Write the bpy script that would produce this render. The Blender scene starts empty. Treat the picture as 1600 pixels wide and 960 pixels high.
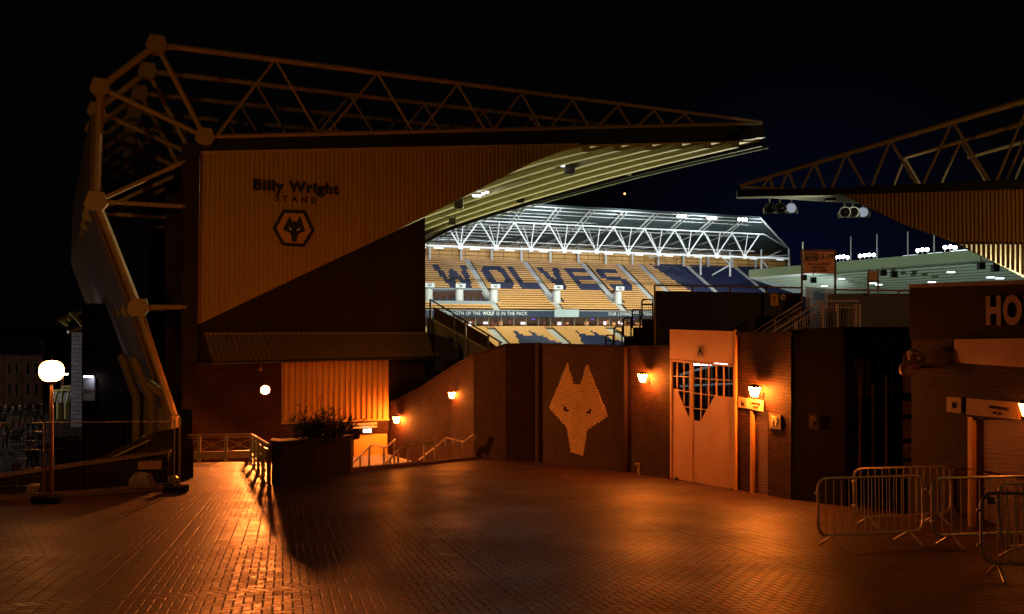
import bpy, bmesh, math, random
from mathutils import Vector, Matrix
random.seed(7)
R = math.radians
sc = bpy.context.scene
COL = sc.collection
# ------------------------------------------------------------------ camera, sky, exposure
F = 1240.0                      # focal length in photo pixels (1600 wide)
PITCH = math.atan(25/1240)      # horizon on photo row 505
ZC = 12.0                       # height of the eye above the low outer ground
cam_d = bpy.data.cameras.new('camera'); cam = bpy.data.objects.new('camera', cam_d); COL.objects.link(cam)
cam.location = (0, 0, ZC); cam.rotation_euler = (math.pi/2 + PITCH, 0, 0)
cam_d.sensor_width = 36; cam_d.lens = 36*F/1600; cam_d.clip_start = .1; cam_d.clip_end = 3000
sc.camera = cam
w = bpy.data.worlds.new("World"); sc.world = w; w.use_nodes = True
nt = w.node_tree; nt.nodes.clear()
def N(t, ty, **k):
    n = t.nodes.new(ty)
    for a, b in k.items(): setattr(n, a, b)
    return n
wo = N(nt, 'ShaderNodeOutputWorld'); wb = N(nt, 'ShaderNodeBackground')
tc = N(nt, 'ShaderNodeTexCoord')
dt = N(nt, 'ShaderNodeVectorMath', operation='DOT_PRODUCT'); dt.inputs[1].default_value = Vector((.36, 1, .05)).normalized()
mr = N(nt, 'ShaderNodeValToRGB')          # town glow of the lit ground low in the night sky
cr = mr.color_ramp; cr.elements[0].position = .962; cr.elements[0].color = (.0007, .0007, .0009, 1)
cr.elements[1].position = 1.0; cr.elements[1].color = (.0009, .0019, .0085, 1)
e = cr.elements.new(.988); e.color = (.0009, .0012, .0038, 1)
nt.links.new(tc.outputs['Generated'], dt.inputs[0]); nt.links.new(dt.outputs['Value'], mr.inputs[0])
nt.links.new(mr.outputs[0], wb.inputs[0]); wb.inputs[1].default_value = 1.0
nt.links.new(wb.outputs[0], wo.inputs[0])
sc.view_settings.view_transform = 'Standard'; sc.view_settings.look = 'None'
sc.view_settings.exposure = 0; sc.view_settings.gamma = 1; sc.view_settings.use_curve_mapping = False
sc.render.engine = 'CYCLES'
try:
    sc.cycles.use_denoising = True; sc.cycles.max_bounces = 5; sc.cycles.diffuse_bounces = 3; sc.cycles.glossy_bounces = 2
    sc.cycles.sample_clamp_indirect = 4; sc.cycles.use_light_tree = True; sc.cycles.caustics_reflective = False
    sc.cycles.caustics_refractive = False
except Exception: pass
SOD = (1, .46, .07)             # sodium lamp light
LAN = (1, .205, .022)            # wall lantern light
WHI = (.86, .93, 1)

# ------------------------------------------------------------------ geometry helpers
def ray(px, py):
    c, s = math.cos(PITCH), math.sin(PITCH)
    a, b = (px-800)/F, (480-py)/F
    return Vector((a, c - s*b, s + c*b))
def at(px, py, Y):
    d = ray(px, py); return Vector((0, 0, ZC)) + d*(Y/d.y)
SL = .112
def gz(x, y): return ZC - 2.1 - SL*y
def gnd(px, py):
    d = ray(px, py); k = -2.1/(d.z + SL*d.y); return Vector((0, 0, ZC)) + d*k
class Pl:
    """vertical plane through two plan points; off > 0 is towards the camera side"""
    def __init__(s, a, b):
        s.a = Vector((a[0], a[1], 0)); s.u = (Vector((b[0], b[1], 0)) - s.a); s.len = s.u.length; s.u.normalize()
        s.n = Vector((s.u.y, -s.u.x, 0))
        s.ang = math.atan2(s.u.y, s.u.x)
    def hit(s, px, py, off=0):
        d = ray(px, py); o = Vector((0, 0, ZC)); p0 = s.a + s.n*off
        return o + d*((p0 - o).dot(s.n)/d.dot(s.n))
    def sz(s, px, py, off=0):
        p = s.hit(px, py, off); return (p - s.a).dot(s.u), p.z
    def pt(s, S, z, off=0):
        p = s.a + s.u*S + s.n*off; return Vector((p.x, p.y, z))
def PLpx(x1, Y1, x2, Y2): return Pl(((x1-800)/F*Y1, Y1), ((x2-800)/F*Y2, Y2))

class MB:
    def __init__(s): s.v = []; s.f = []; s.m = []; s.mats = []; s.st = []
    def parts(s):
        e = s.st + [(len(s.v), len(s.f))]
        return [(e[i][0], e[i][1], e[i+1][0], e[i+1][1]) for i in range(len(s.st))]
    def mi(s, mat):
        if mat not in s.mats: s.mats.append(mat)
        return s.mats.index(mat)
    def add(s, vs, fs, mat=None):
        s.st.append((len(s.v), len(s.f))); b = len(s.v); s.v += [Vector(p) for p in vs]
        k = s.mi(mat) if mat else 0
        for f in fs: s.f.append([b+i for i in f]); s.m.append(k)
        return s
    def box(s, c, size, ax=None, mat=None):
        c = Vector(c); hx, hy, hz = [q/2 for q in size]
        X, Y, Z = ax if ax else (Vector((1,0,0)), Vector((0,1,0)), Vector((0,0,1)))
        vs = [c + X*(hx*i) + Y*(hy*j) + Z*(hz*k) for i in (-1,1) for j in (-1,1) for k in (-1,1)]
        return s.add(vs, [(0,1,3,2),(4,6,7,5),(0,4,5,1),(2,3,7,6),(0,2,6,4),(1,5,7,3)], mat)
    def prism(s, pts, vec, mat=None):
        n = len(pts); vec = Vector(vec); pts = [Vector(p) for p in pts]
        vs = pts + [p+vec for p in pts]
        fs = [tuple(range(n)), tuple(reversed(range(n, 2*n)))]
        fs += [(i, i+n, (i+1)%n+n, (i+1)%n) for i in range(n)]
        return s.add(vs, fs, mat)
    def tube(s, pts, r, n=8, mat=None, closed=False):
        pts = [Vector(p) for p in pts]; rings = []; m = len(pts)
        rs = r if isinstance(r, (list, tuple)) else [r]*m
        up0 = None
        for i, p in enumerate(pts):
            if closed: t = pts[(i+1)%m] - pts[i-1]
            elif i == 0: t = pts[1]-p
            elif i == m-1: t = p-pts[i-1]
            else: t = (pts[i+1]-p).normalized() + (p-pts[i-1]).normalized()
            if t.length < 1e-9: t = Vector((0,0,1))
            t.normalize()
            if up0 is None: up0 = Vector((0,0,1)) if abs(t.z) < .9 else Vector((1,0,0))
            a = t.cross(up0)
            if a.length < 1e-4: a = t.cross(Vector((.3,.9,.1)))
            a.normalize(); b = a.cross(t).normalized(); up0 = b
            rings.append([p + (a*math.cos(2*math.pi*k/n) + b*math.sin(2*math.pi*k/n))*rs[i] for k in range(n)])
        vs = [q for rg in rings for q in rg]; fs = []
        for i in range(m if closed else m-1):
            for k in range(n):
                i2 = (i+1) % m
                fs.append((i*n+k, i*n+(k+1)%n, i2*n+(k+1)%n, i2*n+k))
        if not closed: fs += [tuple(reversed(range(n))), tuple(range((m-1)*n, m*n))]
        return s.add(vs, fs, mat)
    def lathe(s, c, prof, n=24, ax=None, mat=None):
        c = Vector(c); X, Y, Z = ax if ax else (Vector((1,0,0)), Vector((0,1,0)), Vector((0,0,1)))
        vs = []; fs = []
        for (r, h) in prof:
            vs += [c + X*(r*math.cos(2*math.pi*k/n)) + Y*(r*math.sin(2*math.pi*k/n)) + Z*h for k in range(n)]
        for i in range(len(prof)-1):
            for k in range(n): fs.append((i*n+k, i*n+(k+1)%n, (i+1)*n+(k+1)%n, (i+1)*n+k))
        fs += [tuple(reversed(range(n))), tuple(range((len(prof)-1)*n, len(prof)*n))]
        return s.add(vs, fs, mat)
    def build(s, name, mat, parent=None, smooth=False, bevel=0):
        if not s.f: return None
        me = bpy.data.meshes.new(name)
        org = sum(s.v, Vector())/len(s.v)
        me.from_pydata([tuple(p-org) for p in s.v], [], s.f); me.update()
        bm = bmesh.new(); bm.from_mesh(me)
        bmesh.ops.recalc_face_normals(bm, faces=bm.faces)
        uv = bm.loops.layers.uv.new('UVMap')
        for f in bm.faces:
            nn = f.normal
            if abs(nn.z) > .75:
                for l in f.loops: l[uv].uv = (l.vert.co.x+org.x, l.vert.co.y+org.y)
            else:
                t = Vector((-nn.y, nn.x, 0)).normalized()
                for l in f.loops:
                    p = l.vert.co+org; l[uv].uv = (p.dot(t), p.z)
        bm.to_mesh(me); bm.free()
        for q in (s.mats or [mat]): me.materials.append(q)
        if s.mats:
            for p, k in zip(me.polygons, s.m): p.material_index = k
        if smooth:
            for p in me.polygons: p.use_smooth = True
            try: me.set_sharp_from_angle(angle=R(40))
            except Exception: pass
        o = bpy.data.objects.new(name, me); COL.objects.link(o)
        o.location = org
        if parent:
            o.parent = parent; o.matrix_parent_inverse = Matrix.Identity(4)
            o.location = parent_inv(parent) @ org if False else org - wloc(parent)
        if bevel:
            b = o.modifiers.new('bevel', 'BEVEL'); b.width = bevel; b.segments = 2; b.limit_method = 'ANGLE'
        return o
def each(mb, name, mat_, parent=None, smooth=False):
    out = []
    for (v0, f0, v1, f1) in mb.parts():
        q = MB(); q.v = mb.v[v0:v1]; q.f = [[i-v0 for i in f] for f in mb.f[f0:f1]]; q.m = [0]*len(q.f)
        out.append(q.build(name, mat_, parent, smooth))
    return out
def wloc(o):
    v = Vector(o.location)
    while o.parent: o = o.parent; v = v + Vector(o.location)
    return v
def tag(o, label=None, cat=None, group=None, kind=None):
    if label: o['label'] = label
    if cat: o['category'] = cat
    if group: o['group'] = group
    if kind: o['kind'] = kind
    return o
def thing(name, loc, label, cat, group=None):
    o = bpy.data.objects.new(name, None); COL.objects.link(o); o.location = loc
    o.empty_display_size = .2
    return tag(o, label, cat, group)
def structure(o): o['kind'] = 'structure'; return o
def copy_tree(o, parent=None):
    c = o.copy(); COL.objects.link(c); c.parent = parent
    for ch in list(o.children): copy_tree(ch, c)
    return c
FONT = None
def text_mesh(body, size, ext=.01, weight=0.0, space=1.0, align='CENTER', xs=1.0):
    cu = bpy.data.curves.new('txt', 'FONT'); cu.body = body; cu.size = size; cu.extrude = ext; cu.offset = weight
    cu.space_character = space; cu.align_x = align; cu.align_y = 'CENTER'; cu.resolution_u = 3
    o = bpy.data.objects.new('txt', cu); COL.objects.link(o)
    bpy.context.view_layer.update()
    me = bpy.data.meshes.new_from_object(o.evaluated_get(bpy.context.evaluated_depsgraph_get()))
    vs = [Vector((v.co.x*xs, v.co.y, v.co.z)) for v in me.vertices]; fs = [tuple(p.vertices) for p in me.polygons]
    bpy.data.objects.remove(o); bpy.data.curves.remove(cu); bpy.data.meshes.remove(me)
    return vs, fs
def wall_text(name, pl, px, py, off, body, hpx, mat, parent, weight=.0, space=1.0, ext=.01, xs=1.0):
    """letters hpx photo pixels tall (capitals) centred on a photo point of the plane"""
    p = pl.hit(px, py, off); h = hpx/F*p.y/.69
    vs, fs = text_mesh(body, h, ext, weight*h, space, xs=xs)
    mb = MB(); mb.add([p + pl.u*v.x + Vector((0,0,1))*v.y + pl.n*v.z for v in vs], fs)
    return mb.build(name, mat, parent)
def wpoly(mb, pl, pts, off, th, mat=None):
    """prism of a photo outline on the plane; th is thickness going away from the camera"""
    P = [pl.hit(x, y, off) for x, y in pts]
    return mb.prism(P, -pl.n*th, mat)

# ------------------------------------------------------------------ materials
MATS = {}
def mat(name, col, rough=.6, metal=0, var=.15, scale=3.0, bump=.0, bscale=30, emit=None, es=0, alpha=1, spec=.5):
    if name in MATS: return MATS[name]
    m = bpy.data.materials.new(name); m.use_nodes = True; t = m.node_tree
    b = t.nodes['Principled BSDF']
    b.inputs['Roughness'].default_value = rough; b.inputs['Metallic'].default_value = metal
    b.inputs['Specular IOR Level'].default_value = spec
    co = N(t, 'ShaderNodeTexCoord'); no = N(t, 'ShaderNodeTexNoise'); no.inputs['Scale'].default_value = scale; no.inputs['Detail'].default_value = 6
    t.links.new(co.outputs['Object'], no.inputs['Vector'])
    mx = N(t, 'ShaderNodeMix', data_type='RGBA'); mx.inputs[6].default_value = (*[c*(1-var) for c in col], 1); mx.inputs[7].default_value = (*[min(1, c*(1+var)) for c in col], 1)
    t.links.new(no.outputs['Fac'], mx.inputs[0]); t.links.new(mx.outputs[2], b.inputs['Base Color'])
    mp = N(t, 'ShaderNodeMapRange'); mp.inputs[3].default_value = max(.02, rough-.12); mp.inputs[4].default_value = min(1, rough+.12)
    n2 = N(t, 'ShaderNodeTexNoise'); n2.inputs['Scale'].default_value = scale*2.3
    t.links.new(co.outputs['Object'], n2.inputs['Vector']); t.links.new(n2.outputs['Fac'], mp.inputs[0]); t.links.new(mp.outputs[0], b.inputs['Roughness'])
    if bump:
        n3 = N(t, 'ShaderNodeTexNoise'); n3.inputs['Scale'].default_value = bscale
        t.links.new(co.outputs['Object'], n3.inputs['Vector'])
        bp = N(t, 'ShaderNodeBump'); bp.inputs['Strength'].default_value = bump; bp.inputs['Distance'].default_value = .02
        t.links.new(n3.outputs['Fac'], bp.inputs['Height']); t.links.new(bp.outputs[0], b.inputs['Normal'])
    if emit:
        b.inputs['Emission Color'].default_value = (*emit, 1); b.inputs['Emission Strength'].default_value = es
    if alpha < 1: b.inputs['Alpha'].default_value = alpha
    MATS[name] = m; return m
def brick(name, c1, c2, mortar, bw=.24, bh=.085, rough=.75, bump=.6, ms=.012, stain=.35):
    m = bpy.data.materials.new(name); m.use_nodes = True; t = m.node_tree; b = t.nodes['Principled BSDF']
    uv = N(t, 'ShaderNodeUVMap'); uv.uv_map = 'UVMap'
    br = N(t, 'ShaderNodeTexBrick'); br.inputs['Scale'].default_value = 1
    br.inputs['Brick Width'].default_value = bw; br.inputs['Row Height'].default_value = bh; br.inputs['Mortar Size'].default_value = ms
    br.inputs['Mortar Smooth'].default_value = .3; br.inputs['Bias'].default_value = -.1
    br.inputs['Color1'].default_value = (*c1, 1); br.inputs['Color2'].default_value = (*c2, 1); br.inputs['Mortar'].default_value = (*mortar, 1)
    t.links.new(uv.outputs[0], br.inputs['Vector'])
    no = N(t, 'ShaderNodeTexNoise'); no.inputs['Scale'].default_value = .7; no.inputs['Detail'].default_value = 8
    t.links.new(uv.outputs[0], no.inputs['Vector'])
    mp = N(t, 'ShaderNodeMapRange'); mp.inputs[1].default_value = .3; mp.inputs[2].default_value = .7; mp.inputs[3].default_value = 1-stain; mp.inputs[4].default_value = 1.1
    t.links.new(no.outputs['Fac'], mp.inputs[0])
    mx = N(t, 'ShaderNodeVectorMath', operation='SCALE'); t.links.new(br.outputs['Color'], mx.inputs[0]); t.links.new(mp.outputs[0], mx.inputs['Scale'])
    t.links.new(mx.outputs[0], b.inputs['Base Color']); b.inputs['Roughness'].default_value = rough; b.inputs['Specular IOR Level'].default_value = .18
    n3 = N(t, 'ShaderNodeTexNoise'); n3.inputs['Scale'].default_value = 40; t.links.new(uv.outputs[0], n3.inputs['Vector'])
    ad = N(t, 'ShaderNodeMath', operation='MULTIPLY_ADD'); ad.inputs[1].default_value = -1.0
    t.links.new(br.outputs['Fac'], ad.inputs[0]); 
    sc3 = N(t, 'ShaderNodeMath', operation='MULTIPLY'); sc3.inputs[1].default_value = .35; t.links.new(n3.outputs['Fac'], sc3.inputs[0]); t.links.new(sc3.outputs[0], ad.inputs[2])
    bp = N(t, 'ShaderNodeBump'); bp.inputs['Strength'].default_value = bump; bp.inputs['Distance'].default_value = .012
    t.links.new(ad.outputs[0], bp.inputs['Height']); t.links.new(bp.outputs[0], b.inputs['Normal'])
    MATS[name] = m; return m
def paving(name):
    """200 x 100 mm pavers in herringbone, with bays of stack bond and soldier courses between the bays"""
    m = bpy.data.materials.new(name); m.use_nodes = True; t = m.node_tree; L = t.links; b = t.nodes['Principled BSDF']
    def M(op, a, b_=None, c=None):
        n = N(t, 'ShaderNodeMath', operation=op)
        for i, v in enumerate((a, b_, c)):
            if v is None: continue
            if isinstance(v, (int, float)): n.inputs[i].default_value = v
            else: L.new(v, n.inputs[i])
        return n.outputs[0]
    uv = N(t, 'ShaderNodeUVMap'); uv.uv_map = 'UVMap'
    rot = N(t, 'ShaderNodeVectorRotate', rotation_type='Z_AXIS'); rot.inputs['Angle'].default_value = R(-16); L.new(uv.outputs[0], rot.inputs[0])
    s = N(t, 'ShaderNodeSeparateXYZ'); L.new(rot.outputs[0], s.inputs[0]); X, Y = s.outputs[0], s.outputs[1]
    # bays
    bw, bh = 4.2, 3.4
    bx, by = M('DIVIDE', M('ADD', X, 1.9), bw), M('DIVIDE', M('ADD', Y, .4), bh)
    fx, fy = M('MULTIPLY', M('FRACT', bx), bw), M('MULTIPLY', M('FRACT', by), bh)
    edge = M('MINIMUM', fx, fy)                       # soldier course band
    cx, cy = M('FLOOR', bx), M('FLOOR', by)
    cell = N(t, 'ShaderNodeCombineXYZ'); L.new(cx, cell.inputs[0]); L.new(cy, cell.inputs[1])
    wn = N(t, 'ShaderNodeTexWhiteNoise', noise_dimensions='2D'); L.new(cell.outputs[0], wn.inputs['Vector'])
    stack = M('GREATER_THAN', wn.outputs['Value'], .62)
    # herringbone at 45 degrees
    def herring(px, py, sz):
        x, y = M('DIVIDE', px, sz), M('DIVIDE', py, sz)
        i, j = M('FLOOR', x), M('FLOOR', y); a, c = M('FRACT', x), M('FRACT', y)
        mm = M('FLOORED_MODULO', M('SUBTRACT', i, j), 4)
        e0 = M('COMPARE', mm, 0, .1); e1 = M('COMPARE', mm, 1, .1); e2 = M('COMPARE', mm, 2, .1); e3 = M('COMPARE', mm, 3, .1)
        d = M('MINIMUM', M('MINIMUM', M('ADD', a, e1), M('ADD', M('SUBTRACT', 1, a), e0)),
              M('MINIMUM', M('ADD', M('SUBTRACT', 1, c), e3), M('ADD', c, e2)))
        ix, iy = M('SUBTRACT', i, e1), M('ADD', j, e3)
        k = N(t, 'ShaderNodeCombineXYZ'); L.new(ix, k.inputs[0]); L.new(iy, k.inputs[1])
        return d, k.outputs[0]
    d1, id1 = herring(X, Y, .105)
    # stack bond
    x, y = M('DIVIDE', X, .21), M('DIVIDE', Y, .13)
    a, c = M('FRACT', x), M('FRACT', y)
    d2 = M('MINIMUM', M('MULTIPLY', M('MINIMUM', a, M('SUBTRACT', 1, a)), 2), M('MINIMUM', c, M('SUBTRACT', 1, c)))
    k2 = N(t, 'ShaderNodeCombineXYZ'); L.new(M('FLOOR', x), k2.inputs[0]); L.new(M('FLOOR', y), k2.inputs[1])
    # soldier course
    x, y = M('DIVIDE', M('ADD', X, Y), .15), edge
    a = M('FRACT', x)
    d3 = M('MINIMUM', M('MINIMUM', a, M('SUBTRACT', 1, a)), M('MULTIPLY', M('ABSOLUTE', M('SUBTRACT', edge, .21)), 8))
    k3 = N(t, 'ShaderNodeCombineXYZ'); L.new(M('FLOOR', x), k3.inputs[0])
    isedge = M('LESS_THAN', edge, .21)
    def mixv(f, p, q):
        n = N(t, 'ShaderNodeMix', data_type='VECTOR'); L.new(f, n.inputs[0]); L.new(p, n.inputs[4]); L.new(q, n.inputs[5]); return n.outputs[1]
    def mixf(f, p, q):
        n = N(t, 'ShaderNodeMix', data_type='FLOAT'); L.new(f, n.inputs[0]); L.new(p, n.inputs[2]); L.new(q, n.inputs[3]); return n.outputs[0]
    d = mixf(isedge, mixf(stack, d1, d2), d3)
    idv = mixv(isedge, mixv(stack, id1, k2.outputs[0]), k3.outputs[0])
    wn2 = N(t, 'ShaderNodeTexWhiteNoise', noise_dimensions='2D'); L.new(idv, wn2.inputs['Vector'])
    big = N(t, 'ShaderNodeTexNoise'); big.inputs['Scale'].default_value = .45; big.inputs['Detail'].default_value = 7; L.new(uv.outputs[0], big.inputs['Vector'])
    fine = N(t, 'ShaderNodeTexNoise'); fine.inputs['Scale'].default_value = 55; L.new(uv.outputs[0], fine.inputs['Vector'])
    jm = N(t, 'ShaderNodeMapRange'); jm.inputs[1].default_value = .04; jm.inputs[2].default_value = .13; L.new(d, jm.inputs[0])
    cr = N(t, 'ShaderNodeValToRGB'); e = cr.color_ramp.elements
    e[0].color = (.040, .016, .010, 1); e[1].color = (.155, .050, .026, 1); L.new(wn2.outputs['Value'], cr.inputs[0])
    st = N(t, 'ShaderNodeMapRange'); st.inputs[1].default_value = .3; st.inputs[2].default_value = .72; st.inputs[3].default_value = .35; st.inputs[4].default_value = 1.2; L.new(big.outputs['Fac'], st.inputs[0])
    v1 = N(t, 'ShaderNodeVectorMath', operation='SCALE'); L.new(cr.outputs[0], v1.inputs[0]); L.new(st.outputs[0], v1.inputs['Scale'])
    mj = N(t, 'ShaderNodeMix', data_type='RGBA'); mj.inputs[6].default_value = (.022, .018, .015, 1); L.new(jm.outputs[0], mj.inputs[0]); L.new(v1.outputs[0], mj.inputs[7])
    L.new(mj.outputs[2], b.inputs['Base Color'])
    r = M('ADD', M('MULTIPLY', wn2.outputs['Value'], .14), M('ADD', M('MULTIPLY', big.outputs['Fac'], -.46), .665))
    L.new(M('ADD', r, M('MULTIPLY', M('SUBTRACT', 1, jm.outputs[0]), .25)), b.inputs['Roughness'])
    b.inputs['Specular IOR Level'].default_value = .55
    # relief: joints, each paver tilted its own way, fine grain
    h = M('ADD', M('MULTIPLY', jm.outputs[0], 1.0), M('ADD', M('MULTIPLY', wn2.outputs['Value'], .35), M('MULTIPLY', fine.outputs['Fac'], .22)))
    bp = N(t, 'ShaderNodeBump'); bp.inputs['Strength'].default_value = .55; bp.inputs['Distance'].default_value = .007
    L.new(h, bp.inputs['Height']); L.new(bp.outputs[0], b.inputs['Normal'])
    MATS[name] = m; return m
def glow(name, col, s):
    m = bpy.data.materials.new(name); m.use_nodes = True; t = m.node_tree; t.nodes.clear()
    o = N(t, 'ShaderNodeOutputMaterial'); e = N(t, 'ShaderNodeEmission'); e.inputs[0].default_value = (*col, 1); e.inputs[1].default_value = s
    t.links.new(e.outputs[0], o.inputs[0]); MATS[name] = m; return m

BR = brick('dark_brick', (.080, .030, .017), (.042, .018, .011), (.015, .011, .009), ms=.010)
BRB = brick('brown_brick', (.036, .017, .012), (.02, .011, .008), (.013, .010, .008))
GBR = brick('painted_brick', (.92, .70, .34), (.80, .58, .27), (.28, .16, .08), bw=.24, bh=.0875, stain=.15, ms=.009, bump=.5)
TBR = brick('pale_stone_block', (.46, .44, .40), (.36, .34, .31), (.10, .10, .10), bw=.9, bh=.34, ms=.03, stain=.1)
PLB = brick('planter_brick', (.026, .013, .010), (.016, .010, .008), (.010, .008, .007), stain=.3)
PAV = paving('clay_pavers')
GOLD = mat('gold_cladding', (.58, .36, .085), .55, 0, .10, .35)
GOLDD = mat('weathered_gold_cladding', (.26, .17, .06), .6, 0, .2, .2)
PANEL = mat('gold_gate_paint', (.62, .33, .09), .5, 0, .14, .9, bump=.05, bscale=8)
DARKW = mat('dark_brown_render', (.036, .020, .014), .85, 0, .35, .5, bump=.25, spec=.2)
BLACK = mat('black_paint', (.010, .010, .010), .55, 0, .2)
BLKM = mat('black_metal', (.014, .013, .013), .4, .3, .2)
CONC = mat('grey_concrete', (.30, .29, .27), .85, 0, .25, 1.2, bump=.3)
CONL = mat('pale_concrete', (.48, .48, .47), .8, 0, .15, 1.5)
STEELW = mat('white_painted_steel', (.72, .74, .72), .45, 0, .06)
GALV = mat('galvanised_steel', (.55, .55, .53), .32, .85, .15, 8)
BARM = mat('barrier_galvanised_steel', (.62, .60, .56), .38, .55, .15, 10)
GOLDST = mat('gold_painted_steel', (.42, .29, .14), .5, 0, .15, 1)
CREAM = mat('cream_painted_rail', (.34, .27, .18), .5, 0, .15, 3)
STONE = mat('rough_stone', (.27, .24, .20), .9, 0, .35, 5, bump=.8, bscale=9)
YELL = mat('yellow_steel', (.55, .50, .10), .5, 0, .1)

# ------------------------------------------------------------------ ground
mb = MB(); S = 900
mb.add([(-S,-200,0),(S,-200,0),(S,1500,0),(-S,1500,0)], [(0,1,2,3)])
g = mb.build('ground', mat('outer_asphalt', (.062, .055, .053), .75, 0, .25, .12, bump=.15)); structure(g)
# sloping plaza slab (top follows SL); the far edge is traced round the walls
edge_px = [(-260,792),(0,779),(262,765),(268,722),(392,722),(548,733),(742,716),(850,716),(1047,744),(1180,764),(1240,776),(1330,770),(1470,770)]
pts = [gnd(*p) for p in edge_px]
pts += [Vector((24, 18, 0)), Vector((30, -12, 0)), Vector((-30, -12, 0)), Vector((-26, 17.5, 0))]
for p in pts: p.z = gz(p.x, p.y)
mb = MB(); mb.prism(pts, (0, 0, -1.6))
pl_o = mb.build('plaza_paving', PAV); structure(pl_o)

# ------------------------------------------------------------------ the near stand at the left
A20 = R(20.6)
NU = Vector((math.cos(A20), math.sin(A20), 0))
BW = Pl((-16.5, 42), (-16.5+NU.x*30, 42+NU.y*30))
stand = thing('grandstand', BW.pt(10, 3), 'near stand with gold ribbed gable end, steel roof trusses and lit roof underside', 'grandstand')
def ribbed(name, pl, pts, off, pitch, mat_, parent, depth=.05, duty=.55, back=.05):
    """profiled sheet cut to an outline: a flat sheet with upstanding ribs"""
    P = [pl.sz(x, y, off) for x, y in pts]
    mb = MB(); mb.prism([pl.pt(s_, z, off) for s_, z in P], -pl.n*back)
    s0, s1 = min(p[0] for p in P), max(p[0] for p in P)
    k = int(math.floor(s0/pitch))
    def zr(s_):
        zs = []
        for i in range(len(P)):
            a, b = P[i], P[(i+1) % len(P)]
            if (a[0]-s_)*(b[0]-s_) < 0:
                zs.append(a[1] + (b[1]-a[1])*(s_-a[0])/(b[0]-a[0]))
        return (min(zs), max(zs)) if len(zs) >= 2 else None
    while k*pitch < s1:
        c = k*pitch + pitch/2; k += 1
        a, b = c-pitch*duty/2, c+pitch*duty/2
        if a < s0+.01 or b > s1-.01: continue
        za, zb = zr(a), zr(b)
        if not za or not zb: continue
        t = pitch*.12
        F0 = [pl.pt(a, za[0], off), pl.pt(b, zb[0], off), pl.pt(b, zb[1], off), pl.pt(a, za[1], off)]
        F1 = [pl.pt(a+t, za[0], off+depth), pl.pt(b-t, zb[0], off+depth), pl.pt(b-t, zb[1], off+depth), pl.pt(a+t, za[1], off+depth)]
        mb.add(F0+F1, [(4,5,6,7),(0,1,5,4),(1,2,6,5),(2,3,7,6),(3,0,4,7)])
    return mb.build(name, mat_, parent)
# gable
dark = MB(); wpoly(dark, BW, [(308,508),(664,340),(666,700),(300,700)], 0, .4)
dark.build('gable_wall', DARKW, stand)
ribbed('gable_cladding', BW, [(313,240),(905,227),(830,255),(664,338.5),(308,508)], .06, .25, GOLD, stand, .10, .5)
mb = MB(); wpoly(mb, BW, [(313,236.5),(905,224),(905,228),(313,241)], .14, .1); mb.build('gable_flashing', GOLD, stand)
# dark verge beam along the top of the gable
mb = MB(); wpoly(mb, BW, [(300,228),(318,219),(1191,191),(1196,215),(905,225),(300,241)], .12, .5)
mb.build('verge_beam', BLACK, stand)
mb = MB(); wpoly(mb, BW, [(284,224),(312,224),(307,640),(284,640)], .35, 1.0); mb.build('corner_column', DARKW, stand)
# writing and crest
wall_text('lettering', BW, 463, 293, .185, 'Billy Wright', 16, BLACK, stand, weight=.040, space=1.15, ext=.03, xs=.99)
wall_text('lettering', BW, 463, 312, .185, 'STAND', 8.6, BLACK, stand, weight=.03, space=1.9, ext=.02)
HEXO = [(426,357),(442,328),(477,329),(492,360),(476,386),(441,384)]
HEXI = [(432,357),(445,333),(474,334),(486,360),(473,381),(444,379)]
crest = MB(); wpoly(crest, BW, HEXO, .20, .06)
cr_o = crest.build('crest', BLACK, stand)
mb = MB(); wpoly(mb, BW, HEXI, .215, .012); mb.build('crest_field', mat('crest_gold', (.75,.36,.06), .5), cr_o)
WH = [(453,337),(456,346),(464.5,346.5),(469,337),(477,361),(466,366),(463,378),(456.5,377.5),(454,365),(442,358.5)]
mb = MB(); wpoly(mb, BW, WH, .23, .012); mb.build('crest_head', BLACK, cr_o)
mb = MB(); wpoly(mb, BW, [(451.5,354),(452,359.5),(457,360)], .24, .008); wpoly(mb, BW, [(468.5,355),(468,360.5),(462.5,360.5)], .24, .008)
each(mb, 'crest_eye', mat('crest_white', (.8,.75,.7), .5), cr_o)
# lean-to canopy
c1, c2 = BW.hit(320,522,.02), BW.hit(668,521,.02)
d1, d2 = BW.hit(333,566,1.7), BW.hit(688,557,1.7)
mb = MB(); mb.prism([c1, c2, d2, d1], Vector((0,0,-.10)))
nr = 48
for i in range(nr):
    k = (i+.5)/nr; a = c1.lerp(c2, k); b = d1.lerp(d2, k); sd = BW.u*.05; up = Vector((0,0,.09))
    mb.add([a-sd, a+sd, b+sd, b-sd, a-sd+up, a+sd+up, b+sd+up, b-sd+up], [(4,5,6,7),(0,1,5,4),(1,2,6,5),(2,3,7,6),(3,0,4,7)])
mb.build('canopy', GOLDD, stand)
mb = MB(); a, b = c2 + Vector((0,0,.02)), d2
cv = [c2, c2+BW.u*.9-Vector((0,0,.35)), c2+BW.u*1.35-Vector((0,0,1.0)), c2+BW.u*1.4-Vector((0,0,2.1)), c2-Vector((0,0,2.1))]
mb.prism(cv, BW.n*1.6); mb.build('canopy_end', BLACK, stand)
mb = MB(); mb.tube([d1+Vector((0,0,-.05)), d2+Vector((0,0,-.05))], .09); mb.build('gutter', BLACK, stand)
mb = MB(); mb.tube([c1, c2], .07); mb.build('canopy_flashing', GOLD, stand)
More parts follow.
